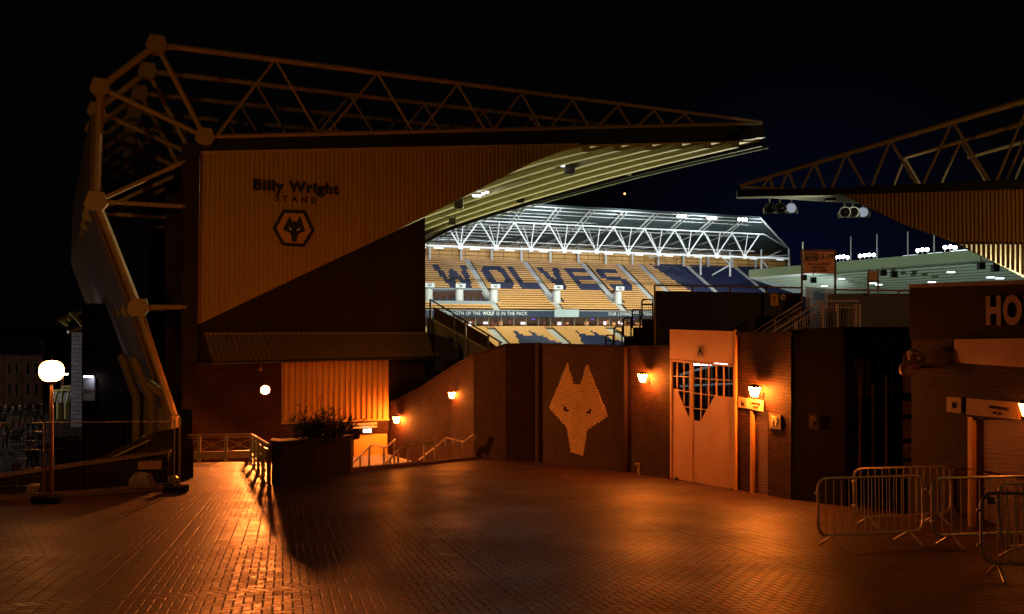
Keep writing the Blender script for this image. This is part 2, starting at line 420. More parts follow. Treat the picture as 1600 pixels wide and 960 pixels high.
# ground storey
mb = MB(); wpoly(mb, BW, [(300,566),(441,566),(441,740),(300,745)], .25, .24)
wpoly(mb, BW, [(441,655),(607,650),(607,677),(553,678.5),(553,740),(441,740)], .22, .2)
mb.build('ground_storey_wall', BR, stand)
ribbed('storey_cladding', BW, [(440,560),(607,560),(607,656),(440,662)], .30, .30, mat('storey_gold', (.66,.36,.08), .5, 0, .08, .5), stand, .10, .62)
mb = MB(); wpoly(mb, BW, [(440,660),(608,654.5),(608,657),(440,663)], .44, .16); mb.build('cladding_flashing', GOLD, stand)
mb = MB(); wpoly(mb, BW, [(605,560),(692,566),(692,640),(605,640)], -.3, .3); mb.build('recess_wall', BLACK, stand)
DOORM = mat('gold_door_paint', (.80,.48,.10), .45, 0, .05, 1)
for (a, b) in (((553,677.5),(579,677)), ((579.6,677),(605,676.3))):
    mb = MB(); wpoly(mb, BW, [(a[0],a[1]),(b[0],b[1]),(b[0],733),(a[0],733)], .14, .06)
    dr = mb.build('door', DOORM, stand)
    cx = b[0]-3 if a[0] < 570 else a[0]+3
    mb = MB(); p = BW.hit(cx, 698, .16); mb.lathe(p, [(.035,0),(.035,.05)], 10, (BW.u, Vector((0,0,1)), BW.n)); mb.build('handle', BLKM, dr)
mb = MB(); wpoly(mb, BW, [(551.5,662.5),(589,660),(589,668),(551.5,670)], .30, .03)
sg = tag(mb.build('sign_board', mat('sign_cream', (.62,.52,.34), .5)), 'long pale sign board above the gold double doors', 'sign')
wall_text('lettering', BW, 570.5, 665.2, .315, 'UPPER & LOWER TIER', 2.6, DARKW, sg, weight=.01, space=1.1)
# "22" plate
mb = MB(); wpoly(mb, BW, [(516,679),(531,678.5),(531,690),(516,690)], .26, .02)
sg = tag(mb.build('number_plate', DARKW), 'dark plate reading 22 left of the gold double doors', 'sign')
wall_text('lettering', BW, 523.5, 684.5, .27, '22', 7.5, mat('sign_white', (.7,.68,.6), .5), sg, weight=.02)
# lit exit fitting over the door
el = thing('bulkhead_light', BW.hit(573.5,673.5,.3), 'small white rectangular light fitting over the gold double doors', 'light')
mb = MB(); wpoly(mb, BW, [(567,670.5),(581,670),(581,677),(567,677)], .36, .12); mb.build('housing', BLKM, el)
mb = MB(); wpoly(mb, BW, [(568,671.5),(580,671),(580,675.8),(568,676)], .42, .05); mb.build('diffuser', glow('white_light', (1,.93,.8), 14), el)

# far lower wall mass of this stand, left of the gable
mb = MB()
wpoly(mb, BW, [(258,300),(300,300),(300,700),(258,700)], -3.0, .5)
mb.build('flank_wall', DARKW, stand)
# roof: front edge curve F(k) (x, y), roof plane slopes down to the back
FR = [Vector((17.2,54.7,0)), Vector((13.3,60.6,0)), Vector((9.7,66.6,0)), Vector((3.6,78.2,0)), Vector((-3.2,92.5,0)), Vector((-8.6,105.5,0)), Vector((-13.2,121,0)), Vector((-16.2,134,0))]
ZF = ZC + 12.55
def roof_row(off):
    out = []
    for i, p in enumerate(FR):
        a, b = FR[max(0,i-1)], FR[min(len(FR)-1,i+1)]
        t = (b-a).normalized(); nn = Vector((-t.y, t.x, 0))         # to the left / back of the stand
        if i == 0: nn = -NU
        out.append(Vector((p.x+nn.x*off, p.y+nn.y*off, ZF - off*.103)))
    return out
SOF = mat('soffit_sheet', (.60, .40, .10), .55, 0, .12, .25)
SOFB = mat('soffit_rib', (.55, .55, .32), .5, 0, .08, .3)
mb = MB(); mr_ = MB()
W_, nstrip = 34.0, 15
for i in range(nstrip):
    o0, o1 = W_*i/nstrip, W_*(i+1)/nstrip
    r0, r1 = roof_row(o0+.05), roof_row(o1-.5)
    for j in range(len(FR)-1):
        mb.prism([r0[j], r0[j+1], r1[j+1], r1[j]], (0,0,.12))
    ra, rb = roof_row(o1-.5), roof_row(o1+.05)
    for j in range(len(FR)-1):
        dz = Vector((0,0,-.36))
        mr_.prism([ra[j]+dz, ra[j+1]+dz, rb[j+1]+dz, rb[j]+dz], (0,0,.46))
mb.build('soffit', SOF, stand); mr_.build('soffit_ribs', SOFB, stand)
mb = MB(); r0 = roof_row(-.35); r1 = roof_row(34.2)
for j in range(len(FR)-1): mb.prism([r0[j]+Vector((0,0,.3)), r0[j+1]+Vector((0,0,.3)), r1[j+1]+Vector((0,0,.3)), r1[j]+Vector((0,0,.3))], (0,0,.3))
mb.build('roof_deck', BLACK, stand)
mb = MB(); r0 = roof_row(-.1)
for j in range(len(FR)-1): mb.tube([r0[j]+Vector((0,0,-.15)), r0[j+1]+Vector((0,0,-.15))], .20, 6)
mb.build('front_gutter', BLKM, stand)
mb = MB(); r0 = roof_row(-.62)
mb.tube([p+Vector((0,0,-.42)) for p in r0], .06, 6); mb.build('cable_rail', mat('pale_green_steel', (.45,.6,.45), .5), stand)
# trusses: first one in the gable plane, the others follow the curve of the stand
def truss(shift, detail=True):
    """one roof frame: returns (chords, plates)"""
    off = .25
    def q(x, y): return BW.hit(x, y, off) + shift
    t = MB()
    N1, A, B, C, D, E = q(245,70), q(157,137), q(320,214), q(151,315), q(216,480), q(272,650)
    t.tube([N1, q(1190,191)], [.17,.11], 8); t.tube([A, N1], .18); t.tube([A, C], .20); t.tube([N1, B], .15); t.tube([A, B], .15)
    t.tube([C, D], .20); t.tube([D, E], .20); t.tube([E, Vector((E.x, E.y, 0))], .3)
    if detail:
        t.tube([C, q(290,252)], .12); t.tube([C, q(290,323)], .12); t.tube([D, q(292,480)], .13)
    tops = [(430,93),(590,115),(715,132),(815,146),(895,157),(965,166),(1022,173),(1070,179)]
    bots = [(340,212),(508,212),(655,209),(768,207),(856,205),(930,202),(994,199),(1046,196),(1092,194)]
    for i, tp in enumerate(tops):
        t.tube([q(*bots[i]), q(*tp)], .075, 6); t.tube([q(*tp), q(bots[i+1][0]-8, bots[i+1][1])], .075, 6)
    t.tube([q(320,214), q(1190,193)], .12, 6)
    t.build('roof_truss', GOLDST, stand, smooth=True)
    pm = MB()
    up = Vector((0,0,1)); ax = (BW.u, up, BW.n)
    for c, r in ((N1,.52), (A,.48), (C,.55), (D,.52), (B,.5)):
        k = [(-1,-.35),(-.6,-.9),(.5,-.95),(1,-.2),(.7,.8),(-.6,.85)]
        pm.prism([c + BW.u*(a*r) + up*(b*r) + BW.n*.3 for a, b in k], -BW.n*.6)
    each(pm, 'gusset_plate', GOLDST, stand)
dirs = [29.5, 29.5, 29, 28, 27, 26, 25, 24]
sh = Vector((0,0,0)); truss(sh)
for k, a in enumerate(dirs):
    sh = sh + Vector((-math.sin(R(a)), math.cos(R(a)), 0))*5.0
    truss(sh, k < 4)
# rear cladding hung on the frames
prof = [BW.hit(150,168,-1.2), BW.hit(146,315,-1.2), BW.hit(208,480,-1.2), BW.hit(262,640,-1.2)]
mb = MB(); rows = []
sh = Vector((-math.sin(R(30.5)), math.cos(R(30.5)), 0))*1.2
for k in range(11):
    rows.append([p + sh for p in prof]); sh = sh + Vector((-math.sin(R(30.5-k*.1)), math.cos(R(30.5-k*.1)), 0))*5.0
for k in range(10):
    for i in range(3):
        mb.prism([rows[k][i], rows[k+1][i], rows[k+1][i+1], rows[k][i+1]], (-.15, 0, 0))
        for r_ in range(10):
            f = (r_+.5)/10
            a, b = rows[k][i].lerp(rows[k+1][i], f), rows[k][i+1].lerp(rows[k+1][i+1], f)
            mb.tube([a+Vector((.08,0,0)), b+Vector((.08,0,0))], .06, 4)
mb.build('rear_cladding', mat('rear_sheet', (.24,.13,.05), .75, 0, .2, .3, spec=.2), stand)
m = MB(); q0 = BW.hit(297,230,-1.0); q0.z += .0; sh = Vector((-math.sin(R(29.5)), math.cos(R(29.5)), 0))*1.0
for k in range(9):
    d_ = Vector((-math.sin(R(29.5-k*.6)), math.cos(R(29.5-k*.6)), 0))*5.0; a = q0+sh; b = a+d_; sh = sh+d_
    m.prism([Vector((a.x,a.y,0)), Vector((b.x,b.y,0)), b, a], Vector((.4,0,0)))
m.build('rear_wall', DARKW, stand)
# legs of the frames that come down to the ground left of the gable
mb = MB()
for (x, y, x2, Y) in ((190,555,214,44),(207,560,236,43),(232,600,262,41.5)):
    a, b = at(x, y, Y), at(x2, 622, Y); mb.tube([a, b, Vector((b.x, b.y, ZC-9))], .24, 10)
each(mb, 'frame_leg', GOLDD, stand, True)
# fittings under the roof
def hung_lamp(px, py, Y, label, lit=False):
    p = at(px, py, Y)
    t = thing('roof_floodlight' if lit else 'loudspeaker', p, label, 'floodlight' if lit else 'loudspeaker', 'lit lamps under the near roof' if lit else 'dark loudspeakers under the near roof')
    m = MB()
    if lit:
        m.box(p, (.8,.5,.16)); m.build('housing', STEELW, t)
        m = MB(); m.box(p-Vector((0,0,.13)), (.65,.38,.08)); m.build('lamp_glass', glow('roof_lamp%d' % int(px), WHI, 16), t)
    else:
        m.box(p, (.75,.6,.75)); m.build('housing', BLKM, t, bevel=.08)
        m = MB(); m.tube([p+Vector((-.35,0,.4)), p+Vector((-.35,0,1.2))], .06); m.tube([p+Vector((.35,0,.4)), p+Vector((.35,0,1.2))], .06); m.build('bracket', BLKM, t)
hung_lamp(875, 256, 56, 'lone white lamp under the near roof by the gable edge', True)
hung_lamp(745, 304, 66, 'leftmost of three white lamps in a row under the near roof', True)
hung_lamp(751, 301, 67, 'middle of three white lamps in a row under the near roof', True)
hung_lamp(757, 299, 68, 'rightmost of three white lamps in a row under the near roof', True)
hung_lamp(890, 264, 57, 'large black loudspeaker hung under the near roof beside the lone lamp')
hung_lamp(717, 319, 66, 'black loudspeaker under the near roof just below three lamps')
hung_lamp(813, 311, 78, 'small black loudspeaker near the front edge of the near roof')
hung_lamp(707, 346, 86, 'lowest and farthest black loudspeaker under the near roof')
for i, (px, py) in enumerate(((982,268),(994,265),(1005,262))):
    p = at(px, py, 66); t = thing('spotlight', p, ('left', 'middle', 'right')[i] + ' one of three unlit drum spotlights on the near roof edge', 'spotlight', 'drum spotlights on the near roof edge')
    m = MB(); ax = (Vector((1,0,0)), Vector((0,.5,.87)), Vector((0,-.87,.5))); m.lathe(p, [(.25,-.3),(.42,-.1),(.42,.25)], 14, ax); m.build('housing', GALV, t, smooth=True)
    m = MB(); m.tube([p, p+Vector((0,0,.8))], .06); m.build('bracket', BLKM, t)

# ------------------------------------------------------------------ the lit two-tier stand across the pitch
O = Vector(((667-800)/F*145, 145, 0)); U_ = NU.copy(); V_ = Vector((-U_.y, U_.x, 0))
def fs(U, V, z): p = O + U_*U + V_*V; return Vector((p.x, p.y, ZC+z))
def Uof(px, V=0):
    t = (px-800)/F; ox, oy = O.x + V_.x*V, O.y + V_.y*V
    return -(ox - t*oy)/(U_.x - t*U_.y)
far = thing('grandstand', fs(30, 0, -12), 'brightly lit two-tier stand across the pitch with dark letters in its gold seats', 'grandstand')
SEATG = mat('gold_seat_plastic', (.80, .42, .14), .45, 0, .12, .5)
SEATN = mat('navy_seat_plastic', (.022, .032, .10), .45, 0, .12, .5)
UL, UR = Uof(636), Uof(1262, 8)
NR = 24
def row_vz(i): return .5 + i*.82, 2.35 + i*.465
terr = MB()
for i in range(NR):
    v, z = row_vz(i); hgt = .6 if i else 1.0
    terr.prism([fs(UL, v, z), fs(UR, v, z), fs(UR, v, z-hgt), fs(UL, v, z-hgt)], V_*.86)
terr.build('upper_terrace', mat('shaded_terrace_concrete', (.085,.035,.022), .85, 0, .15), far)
LR = 20
def low_vz(i): return -16.0 + i*.84, -6.2 + i*.285
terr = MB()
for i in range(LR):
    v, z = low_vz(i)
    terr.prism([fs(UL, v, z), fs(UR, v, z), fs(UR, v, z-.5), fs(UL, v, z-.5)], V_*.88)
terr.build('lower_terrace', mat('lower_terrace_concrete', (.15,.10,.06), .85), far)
# aisles: photo columns at mid height of the tier
A_UP = [Uof(x, 10) for x in (752, 847, 941, 1000, 1036, 1112, 1190)]
A_LO = [Uof(x, -8) for x in (785, 880, 977, 700)]
ais = MB(); AW = 1.15
for u in A_UP:
    ais = MB()
    for i in range(NR):
        v, z = row_vz(i)
        ais.prism([fs(u-AW/2, v-.02, z+.20), fs(u+AW/2, v-.02, z+.20), fs(u+AW/2, v-.02, z-.2), fs(u-AW/2, v-.02, z-.2)], V_*.45)
        ais.prism([fs(u-AW/2, v+.43, z+.42), fs(u+AW/2, v+.43, z+.42), fs(u+AW/2, v+.43, z-.2), fs(u-AW/2, v+.43, z-.2)], V_*.40)
    ais.build('aisle_steps', CONL, far)
for u in A_LO:
    ais = MB()
    for i in range(LR-2):
        v, z = low_vz(i)
        ais.prism([fs(u-.85, v-.02, z+.14), fs(u+.85, v-.02, z+.14), fs(u+.85, v-.02, z-.2), fs(u-.85, v-.02, z-.2)], V_*.84)
    ais.build('aisle_steps', CONL, far)

# letters, drawn on the seat grid: x 0..1 across, y 0..1 up
LET = {
 'W': [[(0,1),(.17,1),(.30,.30),(.44,.80),(.56,.80),(.70,.30),(.83,1),(1,1),(.80,0),(.62,0),(.50,.45),(.38,0),(.20,0)]],
 'O': [[(.2,1),(.8,1),(1,.78),(1,.22),(.8,0),(.2,0),(0,.22),(0,.78)]],
 'o': [[(.36,.78),(.64,.78),(.70,.66),(.70,.34),(.64,.22),(.36,.22),(.30,.34),(.30,.66)]],
 'L': [[(0,1),(.30,1),(.30,.22),(1,.22),(1,0),(0,0)]],
 'V': [[(0,1),(.28,1),(.5,.32),(.72,1),(1,1),(.66,0),(.34,0)]],
 'E': [[(0,1),(1,1),(1,.79),(.30,.79),(.30,.60),(.9,.60),(.9,.40),(.30,.40),(.30,.21),(1,.21),(1,0),(0,0)]],
 'S': [[(.18,1),(.95,1),(.95,.78),(.32,.78),(.30,.62),(.82,.60),(1,.45),(1,.15),(.82,0),(.05,0),(.05,.22),(.66,.22),(.70,.38),(.18,.40),(0,.56),(0,.85)]],
}
def inside(x, y, poly):
    c = False; n = len(poly)
    for i in range(n):
        (x1, y1), (x2, y2) = poly[i], poly[(i+1) % n]
        if (y1 > y) != (y2 > y) and x < (x2-x1)*(y-y1)/(y2-y1)+x1: c = not c
    return c
words = []
for ch, xa, xb in (('W',686,744),('O',764,803),('L',808,846),('V',854,892),('E',899,938),('S',949,986)):
    words.append((ch, Uof(xa, 10.5), Uof(xb, 10.5)))
R0, R1 = 9.5, 20.5
def is_navy(u, i):
    for ch, a, b in words:
        if a <= u <= b:
            x, y = (u-a)/(b-a), (i+.5-R0)/(R1-R0)
            if 0 <= y <= 1 and any(inside(x, y, q) for q in LET[ch]) and not (ch == 'O' and inside(x, y, LET['o'][0])): return True
    return False
def seat(m, c, q):
    # pan and back, facing the pitch
    m.box(c + V_*.30 + Vector((0,0,.52)), (.38,.06,.14), (U_, V_, Vector((0,0,1))), q)     # tipped-up pan
    m.box(c + V_*.38 + Vector((0,0,.63)), (.40,.05,.26), (U_, V_, Vector((0,0,1))), q)
seats = MB(); single = []
SP = .455
blue0 = Uof(1026, 18)
vom = [Uof(x, 5.5) for x in (766, 863, 958)]
nU = int((UR-UL)/SP)
def box_gap(u, i):
    if 2 <= i <= 8 and Uof(668, 4) < u < Uof(768, 4): return True
    for c in vom:
        if abs(u-c) < 1.5 and 3 <= i <= 8: return True
    return False
for i in range(NR):
    v, z = row_vz(i)
    for k in range(nU):
        u = UL + (k+.5)*SP
        if any(abs(u-a) < AW/2+.18 for a in A_UP): continue
        if box_gap(u, i): continue
        lim = blue0 + (20-i)*.25
        navy = u > lim or is_navy(u, i)
        if i >= NR-1 and 0 < u-blue0 < 2: continue
        (single.append((fs(u, v+.25, z), navy)) if (i == 0 and Uof(800) < u < Uof(1010) and len(single) < 50) else seat(seats, fs(u, v+.25, z), SEATN if navy else SEATG))
PEAKS = ((-33,-30,8.5),(-30,-27,10),(-27,-24,12),(-24,-18,14.8),(-18,-14,12.8),(-14,0,11.6),(0,4,14.8),(4,9,13.6),(9,14,11.6),(14,20,10.3),(20,27,9),(27,33,8))
PEAKU = [(Uof(c+a,-9), Uof(c+b,-9), t) for c in (843,941) for a, b, t in PEAKS]
def low_navy(u, i): return any(a <= u < b and i < t for a, b, t in PEAKU)
for i in range(LR-2):
    v, z = low_vz(i)
    for k in range(nU):
        u = UL + (k+.5)*SP
        if u > Uof(1080, -8): break
        if any(abs(u-a) < 1.05 for a in A_LO): continue
        nv = low_navy(u, i)
        if i == 9 and Uof(790,-9) < u < Uof(872,-9) and len(single) < 99: single.append((fs(u, v+.2, z), nv))
        else: seat(seats, fs(u, v+.2, z), SEATN if nv else SEATG)
so = seats.build('seats', None, far); so['kind'] = 'stuff'
proto = {}
for c, nv in single:
    if nv not in proto:
        m = MB(); seat(m, c, None); o = m.build('seat', SEATN if nv else SEATG, far); proto[nv] = (o, c.copy(), o.location.copy())
    else:
        o0, c0, l0 = proto[nv]; o = o0.copy(); COL.objects.link(o); o.location = l0 + (c - c0)
# landing and vomitories
m = MB()
a, b = Uof(668, 4), Uof(768, 4)
v1, z1 = row_vz(2); v2, z2 = row_vz(9)
m.prism([fs(a, v2, z2+.3), fs(b, v2, z2+.3), fs(b, v2, z1), fs(a, v2, z1)], V_*.1)
m.prism([fs(a, v1, z1+.9), fs(b, v1, z1+.9), fs(b, v1, z1), fs(a, v1, z1)], V_*.12)
m.prism([fs(a, v1, z1+.05), fs(b, v1, z1+.05), fs(b, v2, z1+.05), fs(a, v2, z1+.05)], (0,0,.02))
m.build('landing', mat('blue_grey_concrete', (.33,.37,.40), .8), far)
m = MB()
for k in range(9):
    u = a + (b-a)*(k+.6)/9.4; m.box(fs(u, v1+1.4, z1+1.15), (.5,.3,.7), (U_, V_, Vector((0,0,1))))
each(m, 'landing_chair', SEATN, far)
for i, u in enumerate(vom + [Uof(716, 4), Uof(668, 4)]):
    v, z = row_vz(3)
    m = MB()
    if i < 3: m.prism([fs(u-1.4, v, z+.1), fs(u+1.4, v, z+.1), fs(u+1.4, v+4.2, z+2.4), fs(u-1.4, v+4.2, z+2.4)], (0,0,-.6)); m.build('vomitory_floor', CONC, far)
    m = MB(); m.lathe(fs(u, v+.4, z+.1), [(.75,0),(.8,.2),(.8,2.5),(.55,2.7)], 14); m.build('vomitory_turret', STEELW, far, smooth=True)
    m = MB(); m.box(fs(u, v-.5, z+3.3), (1.9,.15,.8), (U_, V_, Vector((0,0,1)))); sgn = m.build('block_sign', mat('white_sign', (.75,.8,.82), .5), far)
    vs, fs_ = text_mesh('N%d' % (i+3), .6, .01, .01); c = fs(u, v-.62, z+3.3)
    m = MB(); m.add([c + U_*q.x + Vector((0,0,1))*q.y - V_*q.z for q in vs], fs_); m.build('lettering', BLACK, sgn)
# balcony front with writing, boxes behind glass under it
NAVY = mat('navy_fascia', (.012,.028,.065), .5, 0, .2)
m = MB(); m.prism([fs(UL, -.2, 2.35), fs(UR, -.2, 2.35), fs(UR, -.2, 1.15), fs(UL, -.2, 1.15)], V_*.25); fa = m.build('balcony_front', NAVY, far)
m = MB(); m.prism([fs(UL, -.3, 2.45), fs(UR, -.3, 2.45), fs(UR, -.3, 2.33), fs(UL, -.3, 2.33)], V_*.3); m.build('balcony_rail', CONL, fa)
def banner(body, xa, xb, weight=0.004):
    ua, ub = Uof(xa), Uof(xb); vs, fc = text_mesh(body, .92, .01, weight, 1.1)
    w0 = max(q.x for q in vs)-min(q.x for q in vs); k = (ub-ua)/w0; c = fs((ua+ub)/2, -.24, 1.78); m = MB()
    m.add([c + U_*(q.x*k) + Vector((0,0,1))*q.y - V_*q.z for q in vs], fc); m.build('lettering', mat('banner_white', (.75,.78,.8), .6), fa)
banner('STRENGTH OF THE', 690, 750); banner('WOLF', 753.5, 771.5, .035); banner('IS IN THE PACK', 775, 823); banner('OUR LOVING DEVOTION', 950, 1018)
m = MB(); m.box(fs(Uof(884), -.35, 1.9), (5.2,.3,1.5), (U_, V_, Vector((0,0,1)))); m.build('camera_gantry', mat('pale_blue_sheet', (.45,.55,.6), .5), far)
m = MB(); m.prism([fs(UL, 2.2, 1.15), fs(UR, 2.2, 1.15), fs(UR, 2.2, -1.0), fs(UL, 2.2, -1.0)], V_*.2); m.build('box_back_wall', mat('box_interior', (.16,.09,.05), .7), far)
m = MB(); m.prism([fs(UL, -1.0, -.55), fs(UR, -1.0, -.55), fs(UR, -1.0, -1.0), fs(UL, -1.0, -1.0)], V_*3.2); m.build('box_sill', mat('box_timber', (.34,.17,.06), .6), far)
rnd = random.Random(3)
gl = {'warm': glow('box_warm', (1,.42,.16), .9), 'white': glow('box_white', (1,.86,.86), 1.6), 'violet': glow('box_violet', (.20,.16,.9), .8), 'dim': glow('box_dim', (.55,.20,.12), .35)}
lit = MB(); u = Uof(690)
while u < Uof(1022):
    w0 = rnd.uniform(.25,1.0); k = rnd.choice(['warm','white','warm','dim','dim','violet','white'])
    h0 = rnd.uniform(.25,.85) if k != 'violet' else .25; zc = rnd.uniform(-.2,.15) if k != 'violet' else .75
    if rnd.random() < .72: lit.box(fs(u, 2.0, zc), (w0,.06,h0), (U_, V_, Vector((0,0,1))), gl[k])
    u += w0 + rnd.uniform(0,.5)
for (v0,f0,v1,f1) in lit.parts():
    q = MB(); q.v = lit.v[v0:v1]; q.f = [[i-v0 for i in f] for f in lit.f[f0:f1]]; q.m = [0]*len(q.f); q.build('lit_window', lit.mats[lit.m[f0]], far)
m = MB()
for k in range(40):
    u = UL+3+k*2.55; m.box(fs(u, .6, .1), (.16,.3,2.1), (U_, V_, Vector((0,0,1))))
each(m, 'box_mullion', mat('box_mullion', (.30,.24,.18), .6), far)
# back wall, columns, roof
VB = 20.6
m = MB(); m.prism([fs(UL, VB, 17.2), fs(Uof(1236,VB), VB, 17.2), fs(Uof(1236,VB), VB, 12), fs(UL, VB, 12)], V_*.3); m.build('back_wall', mat('orange_back_wall', (.80,.42,.12), .55, 0, .08, .4), far)
m = MB()
for z in (14.4, 15.3, 16.2): m.tube([fs(UL, VB-.06, z), fs(Uof(1236,VB), VB-.06, z)], .05, 4)
u = UL
while u < Uof(1236,VB): m.tube([fs(u, VB-.05, 13), fs(u, VB-.05, 17)], .035, 4); u += 2.9
m.build('back_wall_rails', BLKM, far)
u1, u2 = Uof(671, VB-.8), Uof(1028.6, VB-.8); st = (u2-u1)/8
for k in range(-1, 13):
    u = u1 + st*k
    if u > Uof(1238, VB): break
    m = MB(); m.box(fs(u, VB-.8, 14.9), (.42,.42,4.6), (U_, V_, Vector((0,0,1)))); m.build('column', STEELW, far)
n1, n2 = Uof(719), Uof(1120); bay = (n2-n1)/8
tr = MB(); ZB, ZT = 14.15, 19.1
uL, uR_ = n1-2*bay, Uof(1192)
tr.tube([fs(uL, 0, ZB), fs(Uof(1232), 0, ZB-.1)], .24, 8)
tr.tube([fs(uL, -.6, ZT), fs(uR_, -.6, ZT)], .16, 6); tr.tube([fs(uL, 2.6, ZT-.3), fs(uR_, 2.6, ZT-.3)], .12, 6); tr.tube([fs(uL, 2.6, ZT-3.4), fs(uR_, 2.6, ZT-3.4)], .09, 6)
for k in range(-2, 10):
    u = n1 + bay*k; b_ = fs(u, 0, ZB)
    tr.tube([b_, fs(u-bay/2, -.6, ZT)], .15, 6); tr.tube([b_, fs(u+bay/2, -.6, ZT)], .15, 6)
    tr.tube([b_, fs(u-.5, 2.6, ZT-.3)], .10, 6); tr.tube([b_, fs(u+.5, -.6, ZT)], .10, 6)
    tr.box(b_, (.9,.5,.9), (U_, V_, Vector((0,0,1))))
    tr.tube([fs(u+bay/2, -.6, ZT), fs(u+bay/2-1.4, 20, 16.3)], .07, 5)
    tr.tube([fs(u, 2.6, ZT-3.4), fs(u-1.8, 19, 15.8)], .08, 5)
tr.build('roof_truss', STEELW, far, smooth=True)
ru = Uof(1188,-4.5); H1 = fs(Uof(1233,9),9,17.3)
m = MB()
P = [fs(uL, -4.5, 22.0), fs(ru, -4.5, 22.0), H1, fs(Uof(1237,21), 21, 16.9), fs(uL, 21, 16.9)]
m.prism(P, (0,0,.25)); m.build('roof_deck', mat('blue_green_roof_sheet', (.05,.078,.08), .6, 0, .2, .2), far)
m = MB()
for k in range(14):
    v = -4.5 + k*1.9; z = 22.0 - (v+4.5)/25.5*5.1
    m.tube([fs(uL, v, z-.22), fs(ru + max(0, min(1, (v+4.5)/13.5)*(Uof(1233,9)-ru)*.72), v, z-.30)], .12, 5)
for k in range(-2, 11):
    u = n1+bay*(k+.5)
    if u > ru: continue
    m.tube([fs(u, -4.5, 21.7), fs(u, 2.6, ZT-.1)], .17, 6); m.tube([fs(u+1.0, -4.5, 21.7), fs(u+1.0, 2.6, ZT-.1)], .10, 6)
    m.tube([fs(u, 2.6, ZT-.3), fs(u, 20.5, 16.3)], .11, 5)
m.tube([fs(ru, -4.5, 22.0), H1], .22, 6); m.tube([H1, H1-Vector((0,0,6))], .22, 6)
m.tube([fs(uR_, 0, ZB), H1-Vector((0,0,1.5))], .2, 6); m.tube([fs(uR_, -.6, ZT), H1], .12, 6)
for (x1, y1, v1_, x2, y2, v2_) in ((1075,395,14,1014,402,18),(1190,406,12,1229,388,12),(1190,406,12,1200,418,12),(1125,398,10,1141,414,10),(1141,414,10,1113,430,10)):
    def pz(px, py, v): u = Uof(px, v); p = fs(u, v, 0); return fs(u, v, (505-py)/F*p.y)
    m.tube([pz(x1,y1,v1_), pz(x2,y2,v2_)], .17, 6)
for px, y1, y2 in ((1141,394,432),(1190,390,420),(1095,397,430)):
    m.tube([pz(px,y1,10), pz(px,y2,10)], .20, 6)
m.build('roof_steelwork', STEELW, far, smooth=True)
tube_l = glow('strip_lamp', (.9,.95,1), 2.5)
for k in range(-1, 11):
    u = n1 + bay*(k+.45); m = MB(); m.box(fs(u, 1.0, ZB-.25), (1.8,.3,.12), (U_, V_, Vector((0,0,1)))); m.build('strip_light', tube_l, far)

def light(kind, name, loc, target, power, col, size=.5, angle=60, parent=None, blend=.6):
    d = bpy.data.lights.new(name, kind); d.energy = power; d.color = col
    if kind == 'SPOT': d.spot_size = R(angle); d.spot_blend = blend; d.shadow_soft_size = size
    elif kind == 'AREA': d.size = size; d.shape = 'DISK'; d.spread = R(angle)
    else: d.shadow_soft_size = size
    o = bpy.data.objects.new(name, d); COL.objects.link(o); o.location = loc
    if target is not None:
        o.rotation_euler = (Vector(target)-Vector(loc)).to_track_quat('-Z', 'Y').to_euler()
    if parent: o.parent = parent; o.location = Vector(loc) - wloc(parent)
    return o
flood_w = glow('floodlight_glass', (.92,.96,1), 40)
flood_d = glow('drum_glow', (.75,.85,1), .35)  # faint glow in place of light catching the unlit drum floodlights
def flood(px, py, Y, r, label, group, aim=(-.35,-1,-.3), beam=None, stalk=.8, lit_=True, gm=None):
    p = at(px, py, Y); t = thing('floodlight', p-Vector((0,0,stalk)), label, 'floodlight', group)
    z = Vector(aim).normalized(); x = z.cross(Vector((0,0,1))).normalized(); y = x.cross(z)
    m = MB(); m.lathe(p, [(r*.45,-r*1.3),(r*.95,-r*.5),(r,0),(r*1.05,.02),(r*1.05,.1),(r*.95,.1)], 16, (x, y, z)); m.build('housing', GALV, t, smooth=True)
    m = MB(); m.lathe(p+z*.11, [(r*.9,0),(r*.6,.08),(.01,.11)], 16, (x, y, z)); m.build('lamp_glass', (gm or flood_w) if lit_ else mat('dark_glass', (.02,.02,.025), .15), t, smooth=True)
    m = MB(); m.tube([p-Vector((0,0,stalk)), p-Vector((0,0,r*.9))] if stalk > 0 else [p-Vector((0,0,stalk)), p+Vector((0,0,r*.9))], .07, 6)
    m.tube([p+x*(r*1.15)-Vector((0,0,0)), p+x*(r*1.1)-Vector((0,0,r)), p-x*(r*1.1)-Vector((0,0,r)), p-x*(r*1.15)], .05, 5); m.build('bracket', GALV, t)
    if beam: light('SPOT', 'beam', p+z*(.4+r), beam[0], beam[1], WHI, .4, beam[2], t)
    return t
G1 = 'floodlights on the front edge of the far roof'
lab = {0:'left pair', 1:'first cluster right of centre', 2:'second cluster right of centre', 3:'last cluster at the hip'}
for c, (px, py) in enumerate(((795,326),(1065,338),(1112,341),(1160,343))):
    for j in range(3):
        V = -4.8; u = Uof(px-5+5*j, V); Yd = fs(u, V, 0).y
        flood(px-5+5*j, py, Yd, .30, '%s lamp of the floodlight cluster %s on the far roof edge' % (('left','middle','right')[j], ('nearest the gable','left of the middle','second from the hip','closest to the hip')[c]), G1, (0,-1,-.25), stalk=.6)

